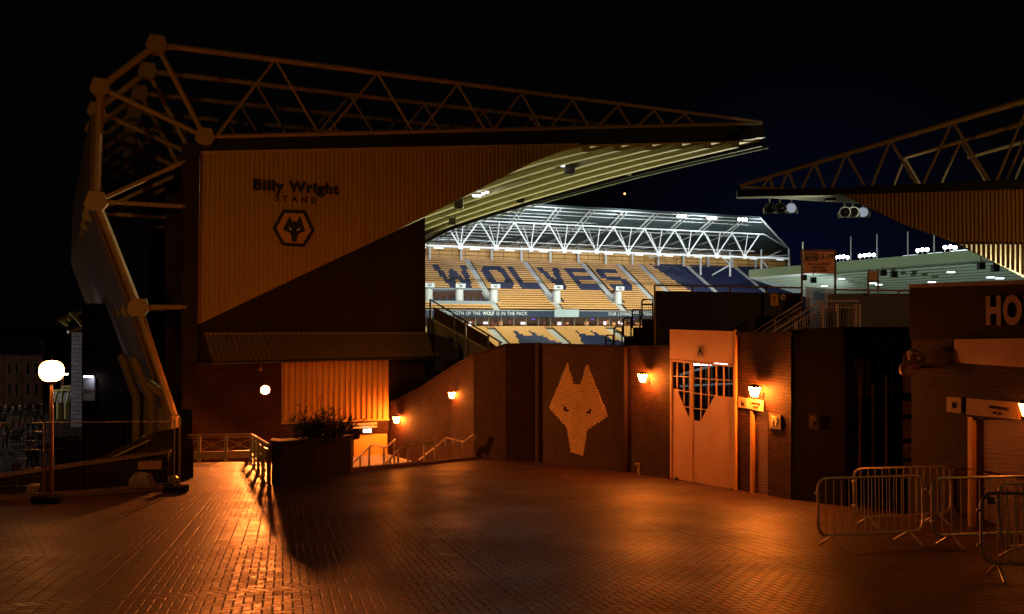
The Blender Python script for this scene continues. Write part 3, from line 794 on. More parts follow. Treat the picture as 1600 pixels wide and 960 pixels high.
# ------------------------------------------------------------------ pale green side stand at the right of the pitch
side = thing('grandstand', Vector((60,128,0)), 'long low side stand at the right with pale green fascia and ribbed underside', 'grandstand')
T1, T2 = Vector((46.9,157,0)), Vector((65.7,115,0)); td = (T2-T1).normalized(); T2 = T1 + td*78; tn = Vector((-td.y, td.x, 0))  # away from the pitch
def sp(s_, b_, z): p = T1 + td*s_ + tn*b_; return Vector((p.x, p.y, ZC+z))
FASC = mat('pale_green_fascia', (.40,.47,.30), .5, 0, .08, .1); SOFW = mat('pale_soffit', (.52,.60,.52), .5, 0, .06, .1)
m = MB(); m.prism([sp(0,0,10.5), sp(78,0,10.5), sp(78,0,8.95), sp(0,0,8.95)], tn*.3); m.build('fascia', FASC, side)
m = MB(); m.prism([sp(0,0,8.95), sp(78,0,8.95), sp(78,.5,8.75), sp(0,.5,8.75)], tn*.3); m.build('fascia_trim', STEELW, side)
m = MB(); ns = 13
for i in range(ns):
    b0, b1 = .4+29.6*i/ns, .4+29.6*(i+1)/ns; z0, z1 = 8.9-3.9*i/ns, 8.9-3.9*(i+1)/ns
    m.prism([sp(0,b0,z0), sp(78,b0,z0), sp(78,b1-.35,z1+.05), sp(0,b1-.35,z1+.05)], (0,0,.15))
    m.prism([sp(0,b1-.35,z1-.28), sp(78,b1-.35,z1-.28), sp(78,b1,z1-.28), sp(0,b1,z1-.28)], (0,0,.4))
m.build('soffit', SOFW, side)
m = MB(); m.prism([sp(0,.2,10.4), sp(78,.2,10.4), sp(78,30,6.6), sp(0,30,6.6)], (0,0,.15)); m.build('roof_deck', GALV, side)
m = MB(); m.prism([sp(0,.3,10.4), sp(0,30,6.6), sp(0,30,-12), sp(0,16,-12), sp(0,16,5.0), sp(0,.3,8.8)], td*.3); m.build('end_wall', mat('end_wall_grey', (.30,.33,.34), .6), side)
m = MB(); m.prism([sp(0,29.5,6.6), sp(78,29.5,6.6), sp(78,29.5,-12), sp(0,29.5,-12)], tn*.4); m.build('rear_wall', CONC, side)
m = MB()
for i in range(22):
    m.prism([sp(2,6+i,-6+i*.45), sp(78,6+i,-6+i*.45), sp(78,6+i,-7+i*.45), sp(2,6+i,-7+i*.45)], tn*1.0)
m.build('terrace', CONC, side)
for i, (px, py) in enumerate(((1256,434),(1271,438),(1380,426.5),(1397,429),(1533,415.5),(1555,419))):
    Yd = 150 - (px-1200)*.10
    p = at(px, py, Yd-4); t = thing('loudspeaker', p, 'square dark loudspeaker under the side roof, %s' % ('left one behind the seat sign','right one behind the seat sign','left one right of the small framed sign','right one right of the small framed sign','left one below the slatted gable','right one below the slatted gable')[i], 'loudspeaker', 'loudspeakers under the side roof')
    m = MB(); m.box(p, (.9,.8,1.0)); m.build('housing', BLKM, t, bevel=.1); m = MB(); m.tube([p+Vector((0,0,.6)), p+Vector((0,0,1.6))], .07); m.build('bracket', BLKM, t)
for i, (px, py) in enumerate(((1288,446),(1315,435),(1364,442),(1373,444),(1456,440),(1486,424.5),(1548,432.5),(1562,434))):
    p = at(px, py, 140-(px-1280)*.12); t = thing('ceiling_lamp', p, 'small white lamp on the side stand underside, number %s from the left' % ('one','two','three','four','five','six','seven','eight')[i], 'lamp', 'white lamps under the side roof')
    m = MB(); m.box(p, (1.1,.5,.12)); m.build('housing', STEELW, t); m = MB(); m.box(p-Vector((0,0,.12)), (.95,.42,.1)); m.build('diffuser', glow('side_lamp_%d' % i, WHI, 6), t)
G2 = 'floodlights on the side stand roof'
cl = [[(1306.5,402.5),(1312.5,401.5),(1318,401),(1324.5,402.5)], [(1344,400),(1351,399),(1358,398.5),(1365,398.5)], [(1434,391.5),(1441,390.5),(1448.5,390)], [(1476.5,386.5),(1484.5,385.5),(1492,387)]]
for c, L_ in enumerate(cl):
    for j, (px, py) in enumerate(L_):
        Yd = 157*83/(83+(px-1170)*.088)
        flood(px, py, Yd, .28, '%s lit lamp in the %s floodlight cluster above the side stand' % (('first','second','third','fourth')[j], ('leftmost','second','third','rightmost')[c]), G2, (-.35,-1,-.12),
              stalk=1.0)
for i, (px, y1) in enumerate(((1254,378),(1329.5,370),(1370.5,366),(1418.5,362),(1459.5,368))):
    Yd = 157*83/(83+(px-1170)*.088)+1; a, b = at(px, y1, Yd), at(px, 412-(px-1290)*.08, Yd)
    m = MB(); m.tube([a, b-Vector((0,0,.6))], .10, 6); tag(m.build('roof_mast', STEELW), 'thin white mast on the side roof, %s from the left' % ('first','second','third','fourth','fifth')[i], 'mast', 'masts on the side stand roof')
for i, (px, py) in enumerate(((1333,409.5),(1377,405.5),(1421,401),(1459,397.5),(1497,393.5))):
    Yd = 157*83/(83+(px-1170)*.088)+2; p = at(px, py, Yd)
    m = MB(); m.prism([p+td*2.4+Vector((0,0,-.5)), p-td*2.4+Vector((0,0,-.5)), p-td*1.2+Vector((0,0,.22)), p+td*1.2+Vector((0,0,.22))], tn*1.2); tag(m.build('roof_light', glow('rooflight_%d' % i, (.8,.95,1), 1.6)), 'glowing low skylight on the side roof, %s from the left' % ('first','second','third','fourth','fifth')[i], 'skylight', 'skylights on the side stand roof')

# pitch and added free-standing spots that light the stands and roofs
m = MB(); m.add([(-8,72,ZC-7),(70,72,ZC-7),(55,150,ZC-7),(-14,136,ZC-7)], [(0,1,2,3)])
structure(m.build('pitch', mat('grass_turf', (.10,.20,.05), .9, 0, .2, 1)))
for k in range(5):      # added spots, clear of the far truss, light its seats
    u = 4 + k*17
    light('SPOT', 'seat_fill', fs(u, -12, 20), fs(u, 14, 7), 9500, WHI, .8, 120, far, .9)
for k in range(4):
    u = 6 + k*20
    light('SPOT', 'lower_tier_fill', fs(u, -26, 20), fs(u, -6, -3), 18000, (.95,1,.55), .8, 80, far, .8)  # added spot in mid air for the lower tier
    light('SPOT', 'roof_fill', fs(u, -34, -4), fs(u, 4, 19), 13000, (.9,1,.97), 1.5, 80, far)  # added spot from pitch side that brightens the roof underside
light('SPOT', 'soffit_fill', Vector((44,112,ZC-4)), Vector((0,78,ZC+11)), 330000, (1,.92,.58), 1.2, 62, side, .8)  # added spot low over the pitch for the near soffit
light('SPOT', 'soffit_fill', Vector((-4,100,ZC+6)), Vector((62,132,ZC+8)), 42000, (.8,1,.85), 1.2, 75, stand, .8)  # added spot for the side stand soffit

# ------------------------------------------------------------------ the right hand near stand (gable end with trusses)
south = thing('grandstand', Vector((24,48,0)), 'right stand with sloping steel truss, brown ribbed gable and slatted lower edge', 'grandstand')
SB = PLpx(1152, 48, 1600, 44.7)
m = MB(); wpoly(m, SB, [(1152,297),(1300,294),(1760,272),(1760,290),(1310,304),(1300,305),(1152,308)], .3, .8); m.build('verge_beam', BLKM, south)
ribbed('gable_cladding', SB, [(1310,302),(1760,282),(1760,378),(1528,378),(1490,378),(1414,352)], .05, .21, mat('brown_gold_cladding', (.45,.25,.09), .6, 0, .15, .2), south, .05)
m = MB(); wpoly(m, SB, [(1485,376),(1760,376),(1760,382),(1498,382)], .02, .05); m.build('slat_rail', DARKW, south)
m = MB(); x = 1498
while x < 1720:
    yb = 432 + (x-1600)*.455
    m_ = 3.6
    wpoly(m, SB, [(x, 378), (x+m_, 378), (x+m_, yb), (x, yb-1.5)], .06, .16); x += 7.6
m.build('slats', mat('slat_brown', (.20,.10,.04), .6), south)
m = MB(); wpoly(m, SB, [(1490,376),(1760,376),(1760,506),(1600,433)], -2.2, .1); m.build('slat_backing', mat('cream_backing', (.70,.60,.36), .6), south)  # added backing sheet, lit so the slat gaps look bright
m = MB()
P0 = [SB.hit(1158,303,.2), SB.hit(1345,303,.2)]
back = Vector((.55,.83,0)).normalized()
a, b, c = SB.hit(1172,308,.1), SB.hit(1312,303.5,.1), at(1345,319,55)
m.prism([a, b, b+Vector((0,0,0))+ (c-b), at(1240,310.5,55)], (0,0,.1)); m.build('soffit', mat('grey_cream_soffit', (.16,.15,.12), .6), south)
def struss(shift, first=0):
    q = lambda x, y: SB.hit(x, y, .1) + shift
    t = MB(); t.tube([q(*([(1157,290),0,0,0,(1391,219),0,(1488,190),(1610,155)][first])), q(1760,110)], [.10,.22], 8); 
    if not first: t.tube([q(1157,291), q(1300,302)], .08, 6); t.tube([q(1157,291), q(1165,302)], .06, 5)
    tops = [(1202,276),(1232,267),(1273,254),(1322,240),(1391,219),(1488,190),(1610,155),(1730,120)]
    bots = [(1185,302),(1217,302),(1250,301),(1297,300),(1360,297),(1440,293),(1555,288),(1680,282),(1760,280)]
    for i, tp in enumerate(tops):
        if i < first: continue
        t.tube([q(*bots[i]), q(*tp)], .07, 6); t.tube([q(*tp), q(bots[i+1][0]-6, bots[i+1][1])], .07, 6)
    t.build('roof_truss', GOLDST, south, smooth=True)
for k in range(4): struss(back*(6.0*k), [0,4,6,7][k])
for i, px in enumerate((1203,1219,1237)):
    flood(px, 325, 62, .42, ('leftmost','middle','rightmost')[i]+' of the left three drum floodlights under the right roof tip', 'drum floodlights under the right roof', (-.25 if i<2 else -.75,-1,-.35), stalk=-.75, lit_=(i == 2), gm=flood_d)
for i, px in enumerate((1320,1333,1349)):
    flood(px, 331.5, 62, .42, ('leftmost','middle','rightmost')[i]+' of the three drum floodlights beside the right gable', 'drum floodlights under the right roof', (-.25 if i<2 else -.75,-1,-.35), stalk=-.75, lit_=(i == 2), gm=flood_d)
p = at(1297,308,50); t = thing('loudspeaker', p, 'dark loudspeaker hung under the right roof between the drum floodlights', 'loudspeaker')
m = MB(); m.box(p, (.62,.5,.5)); m.build('housing', BLKM, t, bevel=.05); m = MB(); m.tube([p, p+Vector((0,0,.5))], .05); m.build('bracket', BLKM, t)
light('SPOT', 'backing_fill', SB.hit(1575,475,-1.0), SB.hit(1590,390,-2.2), 1500, (1,.93,.6), .15, 150, south)  # added spot that brightens the backing behind the slats
# far point of light, with an added mast to carry it
t = thing('mast', at(976,505,330), 'added thin dark mast far behind carrying a tiny orange light', 'mast')
a = at(976,303,330); m = MB(); m.tube([Vector((a.x,a.y,0)), a-Vector((0,0,.4))], .25, 6); m.build('pole', BLACK, t)
m = MB(); m.lathe(a, [(.05,-.4),(.4,-.2),(.4,.2),(.05,.4)], 10); m.build('lamp', glow('far_light', (1,.35,.1), 6), t)

# ------------------------------------------------------------------ curved boundary wall of dark brick
bx = [(607,45.5),(660,42),(705,39),(740,36.2),(790,34.8),(838,34.0)]
def P2(px, Y): return Vector(((px-800)/F*Y, Y, 0))
def wall_run(name, pts, ztop, label, parent=None, th=.35, matr=None, zb=None, cope=True):
    """pts = [(photo column, depth)], ztop = heights at each point (photo rows)"""
    t = thing(name, Vector((pts[0] and P2(*pts[0]).x, P2(*pts[0]).y, 0)), label, 'wall')
    m = MB(); c = MB()
    for i in range(len(pts)-1):
        a, b = P2(*pts[i]), P2(*pts[i+1]); za, zb_ = ZC+(505-ztop[i])/F*a.y, ZC+(505-ztop[i+1])/F*b.y
        u = (b-a).normalized(); nn = Vector((u.y,-u.x,0))
        A = Vector((a.x,a.y,za)); B = Vector((b.x,b.y,zb_)); A0 = Vector((a.x,a.y,0)); B0 = Vector((b.x,b.y,0))
        m.prism([A0, B0, B, A], -nn*th)
        if cope:
            o = nn*.05; h = Vector((0,0,.11))
            c.prism([A+o, B+o, B+o+h, A+o+h], -nn*(th+.1))
    m.build('brickwork', matr or BR, t)
    if cope: c.build('coping', DARKW, t)
    return t
W1 = wall_run('brick_wall', bx, [632,607,577,557,541,540], 'dark brick wall rising from the steps towards the wolf head panel')
W2 = PLpx(838, 34.0, 974, 28.0)
wall_run('brick_wall', [(838,34.0),(974,28.0)], [540.5,545], 'dark brick wall panel bearing the big orange brick wolf head')
m = MB(); wpoly(m, W2, [(836,538),(841,538),(841,730),(836,728)], .12, .2); tag(m.build('pilaster', DARKW), 'black vertical strip left of the wolf head panel', 'pilaster')
m = MB(); wpoly(m, W2, [(972,543),(975.5,543),(975.5,750),(972,749)], .12, .2); tag(m.build('pilaster', DARKW), 'black vertical strip right of the wolf head panel', 'pilaster')
wall_run('brick_wall', [(975.5,28.0),(1047,25.3)], [545,545.5], 'dark brick wall left of the tall orange gate')
# wolf head laid in painted bricks, outline stepped to the courses
WO = [(887,566),(896,599),(907,601),(918,568),(932,605),(950,650),(918,672),(911,711),(893,708),(886,668),(858,637),(872,604)]
EY = [[(880.5,632),(881,643),(890.5,643.5)], [(924.5,637),(924,648),(914,645.5)]]
Ws = [W2.sz(x, y) for x, y in WO]; Es = [[W2.sz(x, y) for x, y in e] for e in EY]
CH = .0875; zlo, zhi = min(p[1] for p in Ws), max(p[1] for p in Ws)
m = MB(); k = math.floor(zlo/CH)
def spans(poly, z):
    xs = []
    for i in range(len(poly)):
        a, b = poly[i], poly[(i+1) % len(poly)]
        if (a[1]-z)*(b[1]-z) < 0: xs.append(a[0]+(b[0]-a[0])*(z-a[1])/(b[1]-a[1]))
    xs.sort(); return [(xs[i], xs[i+1]) for i in range(0, len(xs)-1, 2)]
while k*CH < zhi:
    z0 = k*CH; zc = z0+CH/2; k += 1
    for a, b in spans(Ws, zc):
        a, b = round(a/.06)*.06, round(b/.06)*.06
        cuts = [(a, b)]
        for e in Es:
            for ea, eb in spans(e, zc):
                nc = []
                for (p, q) in cuts:
                    if eb <= p or ea >= q: nc.append((p, q))
                    else: nc += [(p, ea), (eb, q)]
                cuts = nc
        for p, q in cuts:
            if q-p > .03: m.prism([W2.pt(p, z0+.006, .02), W2.pt(q, z0+.006, .02), W2.pt(q, z0+CH-.006, .02), W2.pt(p, z0+CH-.006, .02)], -W2.n*.018)
tag(m.build('brick_emblem', GBR), 'orange brick wolf head emblem set into the dark brick wall', 'emblem')

# lanterns on the walls
def lantern(px, py, pl, label, scale=1.0, power=1.0, arm=.26):
    p = pl.hit(px, py, arm); n, u, up = pl.n, pl.u, Vector((0,0,1))
    t = thing('wall_lantern', p, label, 'wall lamp', 'lanterns on the brick walls'); s = scale
    def ring(w, h): return [p + u*(a*w) + n*(b*w) + up*h for a, b in ((-1,-1),(1,-1),(1,1),(-1,1))]
    s *= .66; m = MB(); a, b = ring(.17*s, .17*s), ring(.095*s, -.20*s)
    m.add(a+b, [(0,1,5,4),(1,2,6,5),(2,3,7,6),(3,0,4,7),(7,6,5,4),(0,1,2,3)]); m.build('lamp_glass', glow('lantern_glass_%d' % int(px), LAN, 800*power), t)
    m = MB(); a, b = ring(.22*s, .175*s), ring(.06*s, .30*s)
    m.add(a+b, [(0,1,5,4),(1,2,6,5),(2,3,7,6),(3,0,4,7),(7,6,5,4),(3,2,1,0)]); m.build('hood', BLKM, t)
    m = MB()
    for (i, j) in ((-1,-1),(1,-1),(1,1),(-1,1)):
        m.tube([p+u*(i*.172*s)+n*(j*.172*s)+up*.17*s, p+u*(i*.097*s)+n*(j*.097*s)-up*.2*s], .009*s, 4)
    m.build('glazing_bars', BLKM, t)
    m = MB(); w_ = p - n*arm
    m.tube([w_-up*.15*s, w_+n*(arm*.4)-up*.27*s, p-up*.27*s, p-up*.19*s], .022*s, 6); m.box(w_+n*.015-up*.15*s, (.10*s,.03,.26*s), (u, n, up)); m.build('bracket', BLKM, t)
PA, PB = Pl(P2(607,45.5), P2(660,42)), Pl(P2(705,39), P2(740,36.2))
PB2 = Pl(P2(660,42), P2(705,39))
PC = PLpx(975.5, 28.0, 1047, 25.3)
PD = PLpx(1148, 21.6, 1235, 19.2)
lantern(619.5, 656, PA, 'lowest and farthest brick wall lantern beside the gold doors', 1.3, .8)
lantern(706, 617.5, PB2, 'brick wall lantern above the stair handrails', 1.15, .32)
lantern(1004, 590.5, PC, 'brick wall lantern left of the tall orange gate', 1.0, .9)
lantern(1179, 612, PD, 'brick wall lantern above the turnstile signs, right of the gate', .95, 1.0)

# ------------------------------------------------------------------ tall double gate
GP = PLpx(1046.5, 25.2, 1147.5, 21.65)
gate = thing('double_gate', GP.hit(1100,755), 'tall orange double gate with a wolf-head shaped barred opening', 'gate')
m = MB(); wpoly(m, GP, [(1046.5,515),(1145.5,518),(1145.5,570),(1046.5,561)], .06, .08); hd = m.build('header_panel', PANEL, gate)
m = MB(); wpoly(m, GP, [(1088.5,539),(1099,539.5),(1099,559),(1088.5,558)], .075, .01); nb = m.build('letter_plate', mat('plate_brown', (.28,.13,.04), .5), hd)
wall_text('lettering', GP, 1093.8, 549, .085, 'A', 13, DARKW, hd, weight=.01, ext=.004)
def leaf(pts_solid, x0, x1, top0, top1, bot0, bot1, xs_, ysl):
    m = MB(); wpoly(m, GP, pts_solid, .03, .05); lf = m.build('gate_leaf', PANEL, gate)
    m = MB()
    def yy(f, x): return top0+(top1-top0)*(x-x0)/(x1-x0) + f
    for (a, b) in (((x0+.6,top0),(x1-.6,top1)),): wpoly(m, GP, [(a[0],a[1]),(b[0],b[1]),(b[0],b[1]+3),(a[0],a[1]+3)], .05, .06)
    for x in (x0+.2, x1-1.8): wpoly(m, GP, [(x,yy(0,x)),(x+1.8,yy(0,x)),(x+1.8,bot0+(bot1-bot0)*(x-x0)/(x1-x0)),(x,bot0+(bot1-bot0)*(x-x0)/(x1-x0))], .06, .07)
    for x, yb in xs_: wpoly(m, GP, [(x,yy(2,x)),(x+1.3,yy(2,x)),(x+1.3,yb),(x,yb)], .02, .03)
    for (xa, xb, ya, yb) in ysl: wpoly(m, GP, [(xa,ya),(xb,yb),(xb,yb+1.5),(xa,ya+1.5)], .035, .03)
    m.build('gate_bars', PANEL, lf)
leaf([(1047,607),(1057,608),(1078.4,656),(1078.4,753),(1047,747)], 1047, 1079, 562, 565, 747, 753, [(1057,608),(1068,632)], [(1047,1079,587,589),(1057,1079,609,612),(1069,1079,635,636)])
leaf([(1079.4,656.5),(1094,658.5),(1117,618.5),(1143.5,621),(1147,621),(1147,765),(1079.4,753)], 1079, 1147, 565, 571, 753, 765,
     [(1094,658),(1106,640),(1118,620),(1130,620)], [(1079,1143,590,594),(1079,1117,613,618),(1079,1106,637,640)])
m = MB(); wpoly(m, GP, [(1146.4,516),(1149,516),(1149,768),(1146.4,767)], .10, .06); m.build('gate_post', PANEL, gate)
m = MB(); wpoly(m, GP, [(1053,746),(1056,746.5),(1056,750),(1053,750)], .1, .15); wpoly(m, GP, [(1140,764),(1143,764),(1143,768),(1140,768)], .1, .15); m.build('drop_bolt', BLKM, gate)
# what shows through the bars: a lit stair railing and a dark concourse wall
m = MB(); w5 = PLpx(1000, 36, 1240, 36)
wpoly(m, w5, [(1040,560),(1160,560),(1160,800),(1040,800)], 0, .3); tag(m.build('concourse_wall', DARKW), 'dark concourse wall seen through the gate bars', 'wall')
t = thing('stair_railing', w5.hit(1100,640,1), 'white steel stair railing seen through the gate bars', 'railing')
m = MB()
for x in range(1058, 1146, 9): m.tube([w5.hit(x,588-(x-1058)*.28,1.5), w5.hit(x,640-(x-1058)*.1,1.5)], .035, 5)
each(m, 'baluster', GALV, t)
m = MB(); m.tube([w5.hit(1056,588,1.5), w5.hit(1146,562,1.5)], .06); m.tube([w5.hit(1056,604,1.5), w5.hit(1146,600,1.5)], .05); m.build('handrail', STEELW, t)
pl_ = w5.hit(1110,566,3.2)
t = thing('strip_lamp', pl_, 'cold white strip lamp glimpsed above the gate bars', 'lamp')
m = MB(); m.box(pl_, (1.5,.12,.08)); m.build('housing', STEELW, t); m = MB(); m.box(pl_-Vector((0,0,.09)), (1.4,.08,.08)); m.build('tube', glow('gate_strip', WHI, 12), t)

# ------------------------------------------------------------------ wall with the turnstile, right of the gate
t = thing('brick_wall', PD.hit(1190,765), 'dark brick wall with a shuttered turnstile opening right of the gate', 'wall')
m = MB()
wpoly(m, PD, [(1149,523),(1236,523),(1236,642),(1149,642)], 0, .4); wpoly(m, PD, [(1149,642),(1172,642),(1172,800),(1149,800)], 0, .4); wpoly(m, PD, [(1199.5,642),(1236,642),(1236,820),(1199.5,820)], 0, .4)
m.build('brickwork', BR, t)
m = MB(); wpoly(m, PD, [(1148,519),(1238,519.5),(1238,524),(1148,524)], .06, .5); m.build('coping', DARKW, t)
m = MB(); wpoly(m, PD, [(1172,642),(1175.5,642),(1175.5,800),(1172,800)], .02, .1); m.build('door_jamb', PANEL, t)
SHUT = mat('shutter_brown', (.10,.05,.028), .45, .2, .15, 2)
m = MB(); y = 640.0
while y < 790:
    wpoly(m, PD, [(1170,y),(1203,y+1),(1203,y+4.2),(1170,y+3.2)], -.06, .03); wpoly(m, PD, [(1170,y+3.0),(1203,y+4.0),(1203,y+5.3),(1170,y+4.3)], -.08, .02); y += 4.6
m.build('roller_shutter', SHUT, t)
m = MB(); wpoly(m, PD, [(1153.5,620),(1168.5,622.5),(1168.5,638.5),(1153.5,636.5)], .05, .04)
SGN = mat('sign_face', (.62,.46,.27), .5); sg = tag(m.build('number_sign', SGN), 'small square sign reading 6c under the lantern', 'sign')
wall_text('lettering', PD, 1160.8, 630.5, .06, '6c', 8, DARKW, sg, weight=.01)
m = MB(); wpoly(m, PD, [(1169.5,622.6),(1193,627),(1193,643.5),(1169.5,639)], .05, .04)
sg = tag(m.build('notice_sign', SGN), 'pale rectangular notice with red print under the lantern', 'sign')
wall_text('lettering', PD, 1181, 631, .06, 'TURNSTILE', 3.2, DARKW, sg, weight=.006); wall_text('lettering', PD, 1181, 636.5, .06, 'AWAY', 3.0, mat('red_print', (.4,.05,.03), .5), sg, weight=.01)
GSG = mat('olive_sign', (.16,.13,.05), .5); SWH = mat('cream_letter', (.75,.66,.45), .5)
m = MB(); wpoly(m, PD, [(1201.5,646),(1219.5,649),(1219.5,671.5),(1201.5,669)], .05, .04); sg = tag(m.build('letter_sign', GSG), 'olive sign reading PP beside the turnstile', 'sign')
wall_text('lettering', PD, 1210.7, 659, .06, 'PP', 14.5, SWH, sg, weight=.012, xs=.78)
# dark return with the P sign
PE = PLpx(1235, 19.2, 1319, 17.9)
wall_run('brick_wall', [(1236,19.2),(1319,17.9)], [523,518.5], 'unlit brick wall with a faint letter P sign, right of the turnstile', matr=BRB)
m = MB(); wpoly(m, PE, [(1263.5,647),(1278.5,648.5),(1278.5,671),(1263.5,670)], .05, .04); sg = tag(m.build('letter_sign', GSG), 'dim sign reading P on the unlit wall', 'sign')
wall_text('lettering', PE, 1270.5, 659, .06, 'P', 14.5, SWH, sg, weight=.012, xs=.8)
# pipe post
p = gnd(998, 741); t = thing('standpipe', p, 'short pale standpipe at the foot of the wall left of the gate', 'standpipe')
m = MB(); m.tube([p, p+Vector((0,0,.36))], .05, 10); m.build('pipe', CREAM, t, smooth=True); m = MB(); m.tube([p+Vector((-.12,0,.33)), p+Vector((.05,0,.36))], .035, 8); m.build('spout', CREAM, t)

# ------------------------------------------------------------------ tall recess with barred gates
PR = PLpx(1319, 18.6, 1425, 17.2)
t = thing('barred_gate', PR.hit(1370,770), 'tall dark barred gate with pale panels in the recess behind the barriers', 'gate')
m = MB(); wpoly(m, PR, [(1312,511),(1425,511),(1425,556),(1312,556)], .1, .4); wpoly(m, PR, [(1312,556),(1319,556),(1319,800),(1312,800)], .1, .4); m.build('lintel', DARKW, t)
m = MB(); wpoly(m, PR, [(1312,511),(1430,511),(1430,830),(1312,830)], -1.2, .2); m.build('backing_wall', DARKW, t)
PALE = mat('pale_sheet', (.75,.55,.30), .6, 0, .2, 2)
m = MB()
for a, b in ((556,576),(579,605),(612,637),(644,668),(675,700),(707,730)): wpoly(m, PR, [(1319.5,a),(1330,a+(3 if a < 570 else 0)),(1330,b),(1319.5,b)], .10, .04)
for a, b in ((583,614),(627,648),(655,686),(693,716),(722,748)): wpoly(m, PR, [(1411,a),(1424,a),(1424,b),(1411,b)], .10, .04)
each(m, 'infill_panel', PALE, t)
m = MB()
for x, a in ((1340.5,585),(1361.5,600),(1382.5,585)): wpoly(m, PR, [(x,a),(x+3,a),(x+3,745),(x,745)], .12, .05)
each(m, 'upright_bar', PALE, t)
m = MB()
for y in (608,640,671,703,735): wpoly(m, PR, [(1317,y),(1425,y-2),(1425,y+2),(1317,y+4)], .05, .06)
for x in (1331,1350,1372,1393,1409): wpoly(m, PR, [(x,560),(x+1.6,560),(x+1.6,810),(x,810)], .05, .05)
m.build('frame', BLKM, t)
# dark parapet block behind, at the top of the stairs
PQ = PLpx(1283, 24, 1425, 24)
m = MB(); wpoly(m, PQ, [(1300,459),(1425,459),(1425,560),(1300,560)], 0, .3); tag(m.build('hoarding', BLACK), 'plain black hoarding right of the steel staircase', 'hoarding')
t = thing('hoarding_rail', PQ.hit(1360,458), 'thin brown rail along the top of the plain black hoarding', 'railing')
m = MB(); m.tube([PQ.hit(1304,453,.1), PQ.hit(1425,454.5,.1)], .03, 6); m.build('rail', GOLDD, t); m = MB()
for x in (1357,1404): m.tube([PQ.hit(x,453,.1), PQ.hit(x,461,.1)], .03, 6)
each(m, 'post', GOLDD, t)
t = thing('framed_sign', PQ.hit(1364,458), 'small brown square sign on two legs above the black hoarding', 'sign')
m = MB(); wpoly(m, PQ, [(1357.5,424),(1371,424),(1371,438),(1357.5,438)], .12, .04); m.build('panel', mat('sign_tan', (.42,.24,.12), .5), t)
m = MB(); m.tube([PQ.hit(1356.5,460,.1), PQ.hit(1356.5,422.5,.1), PQ.hit(1372,422.5,.1), PQ.hit(1372,458,.1)], .028, 6); m.tube([PQ.hit(1356.5,439,.1), PQ.hit(1372,439,.1)], .02, 6); m.build('legs', GOLDD, t)

# hoarding with posters behind the gate
PH = PLpx(1020, 28, 1256, 27)
t = thing('hoarding', PH.hit(1130,515), 'long black hoarding with a small yellow poster above the orange gate', 'hoarding')
m = MB(); wpoly(m, PH, [(1024,455),(1252,458),(1252,560),(1024,560)], 0, .15); m.build('boards', BLACK, t)
m = MB(); m.tube([PH.hit(1023,446,.12), PH.hit(1252,450,.12)], .035, 6); m.tube([PH.hit(1023,446,.12), PH.hit(1023,575,.12)], .035, 6)
for x in (1082,1141,1197): m.tube([PH.hit(x,448,.12), PH.hit(x,457,.12)], .035, 6)
m.build('top_rail', GOLDD, t)
m = MB(); wpoly(m, PH, [(1204,459),(1216,459.3),(1216,478),(1204,477.7)], .04, .02); pst = tag(m.build('poster', mat('poster_yellow', (.62,.30,.05), .5)), 'small yellow poster on the black hoarding', 'poster')
wall_text('lettering', PH, 1210, 468, .05, '!', 8, DARKW, pst, weight=.01)
p = PH.hit(1224,464.5,.04); m = MB(); m.lathe(p, [(.10,0),(.10,.02)], 20, (PH.u, Vector((0,0,1)), PH.n)); bd = tag(m.build('round_badge', mat('badge_cream', (.55,.45,.33), .5)), 'round pale badge beside the yellow poster', 'badge')
m = MB(); m.lathe(p+PH.n*.02, [(.035,0),(.035,.01)], 6, (PH.u, Vector((0,0,1)), PH.n)); m.build('mark', BLACK, bd)
m = MB()
for y in (462, 467): wpoly(m, PH, [(1230,y),(1240,y),(1240,y+1.2),(1230,y+1.2)], .03, .01)
m.build('small_print', mat('print_red', (.25,.10,.06), .5), bd)
# seat sign on posts, glazed screen
PS = PLpx(1250, 25.5, 1310, 25.5)
t = thing('seat_sign', PS.hit(1279,520), 'orange sign reading SEAT Nos 13-39 on two posts above the staircase', 'sign')
OR = mat('sign_orange', (.72,.27,.08), .5, 0, .05)
m = MB(); wpoly(m, PS, [(1256.5,393),(1303,393),(1303,427),(1256.5,427)], .05, .04); m.build('panel', OR, t)
m = MB(); wpoly(m, PS, [(1258.5,395),(1277.5,395),(1277.5,408),(1258.5,408)], .058, .006); bxs = m.build('seat_label', BLACK, t)
wall_text('lettering', PS, 1268, 398.6, .065, 'SEAT', 5, OR, bxs, weight=.01, ext=.003); wall_text('lettering', PS, 1268, 404.8, .065, 'Nos', 4.6, OR, bxs, weight=.01, ext=.003)
wall_text('lettering', PS, 1290, 401.5, .06, '13-39', 7.8, BLACK, t, weight=.012, ext=.004)
for y, s_ in ((413,'NO ALCOHOL'),(418.4,'BEYOND'),(423.6,'THIS POINT')): wall_text('lettering', PS, 1279.8, y, .06, s_, 3.4, BLACK, t, weight=.022, ext=.004, space=1.08)
m = MB(); m.tube([PS.hit(1253,540,.02), PS.hit(1253,391,.02)], .035, 6); m.tube([PS.hit(1305,540,.02), PS.hit(1305,391,.02)], .035, 6); m.tube([PS.hit(1253,391,.02), PS.hit(1305,391,.02)], .02, 6); m.tube([PS.hit(1254,391,.02), PS.hit(1254,378,.02)], .012, 5); m.build('posts', GOLDD, t)
m = MB(); wpoly(m, PS, [(1259,448),(1303,452),(1303,540),(1259,540)], -.6, .03)
tag(m.build('glazed_screen', mat('smoky_glass', (.20,.22,.22), .25, 0, .1, alpha=.55)), 'smoky glazed screen below the orange seat sign', 'screen')
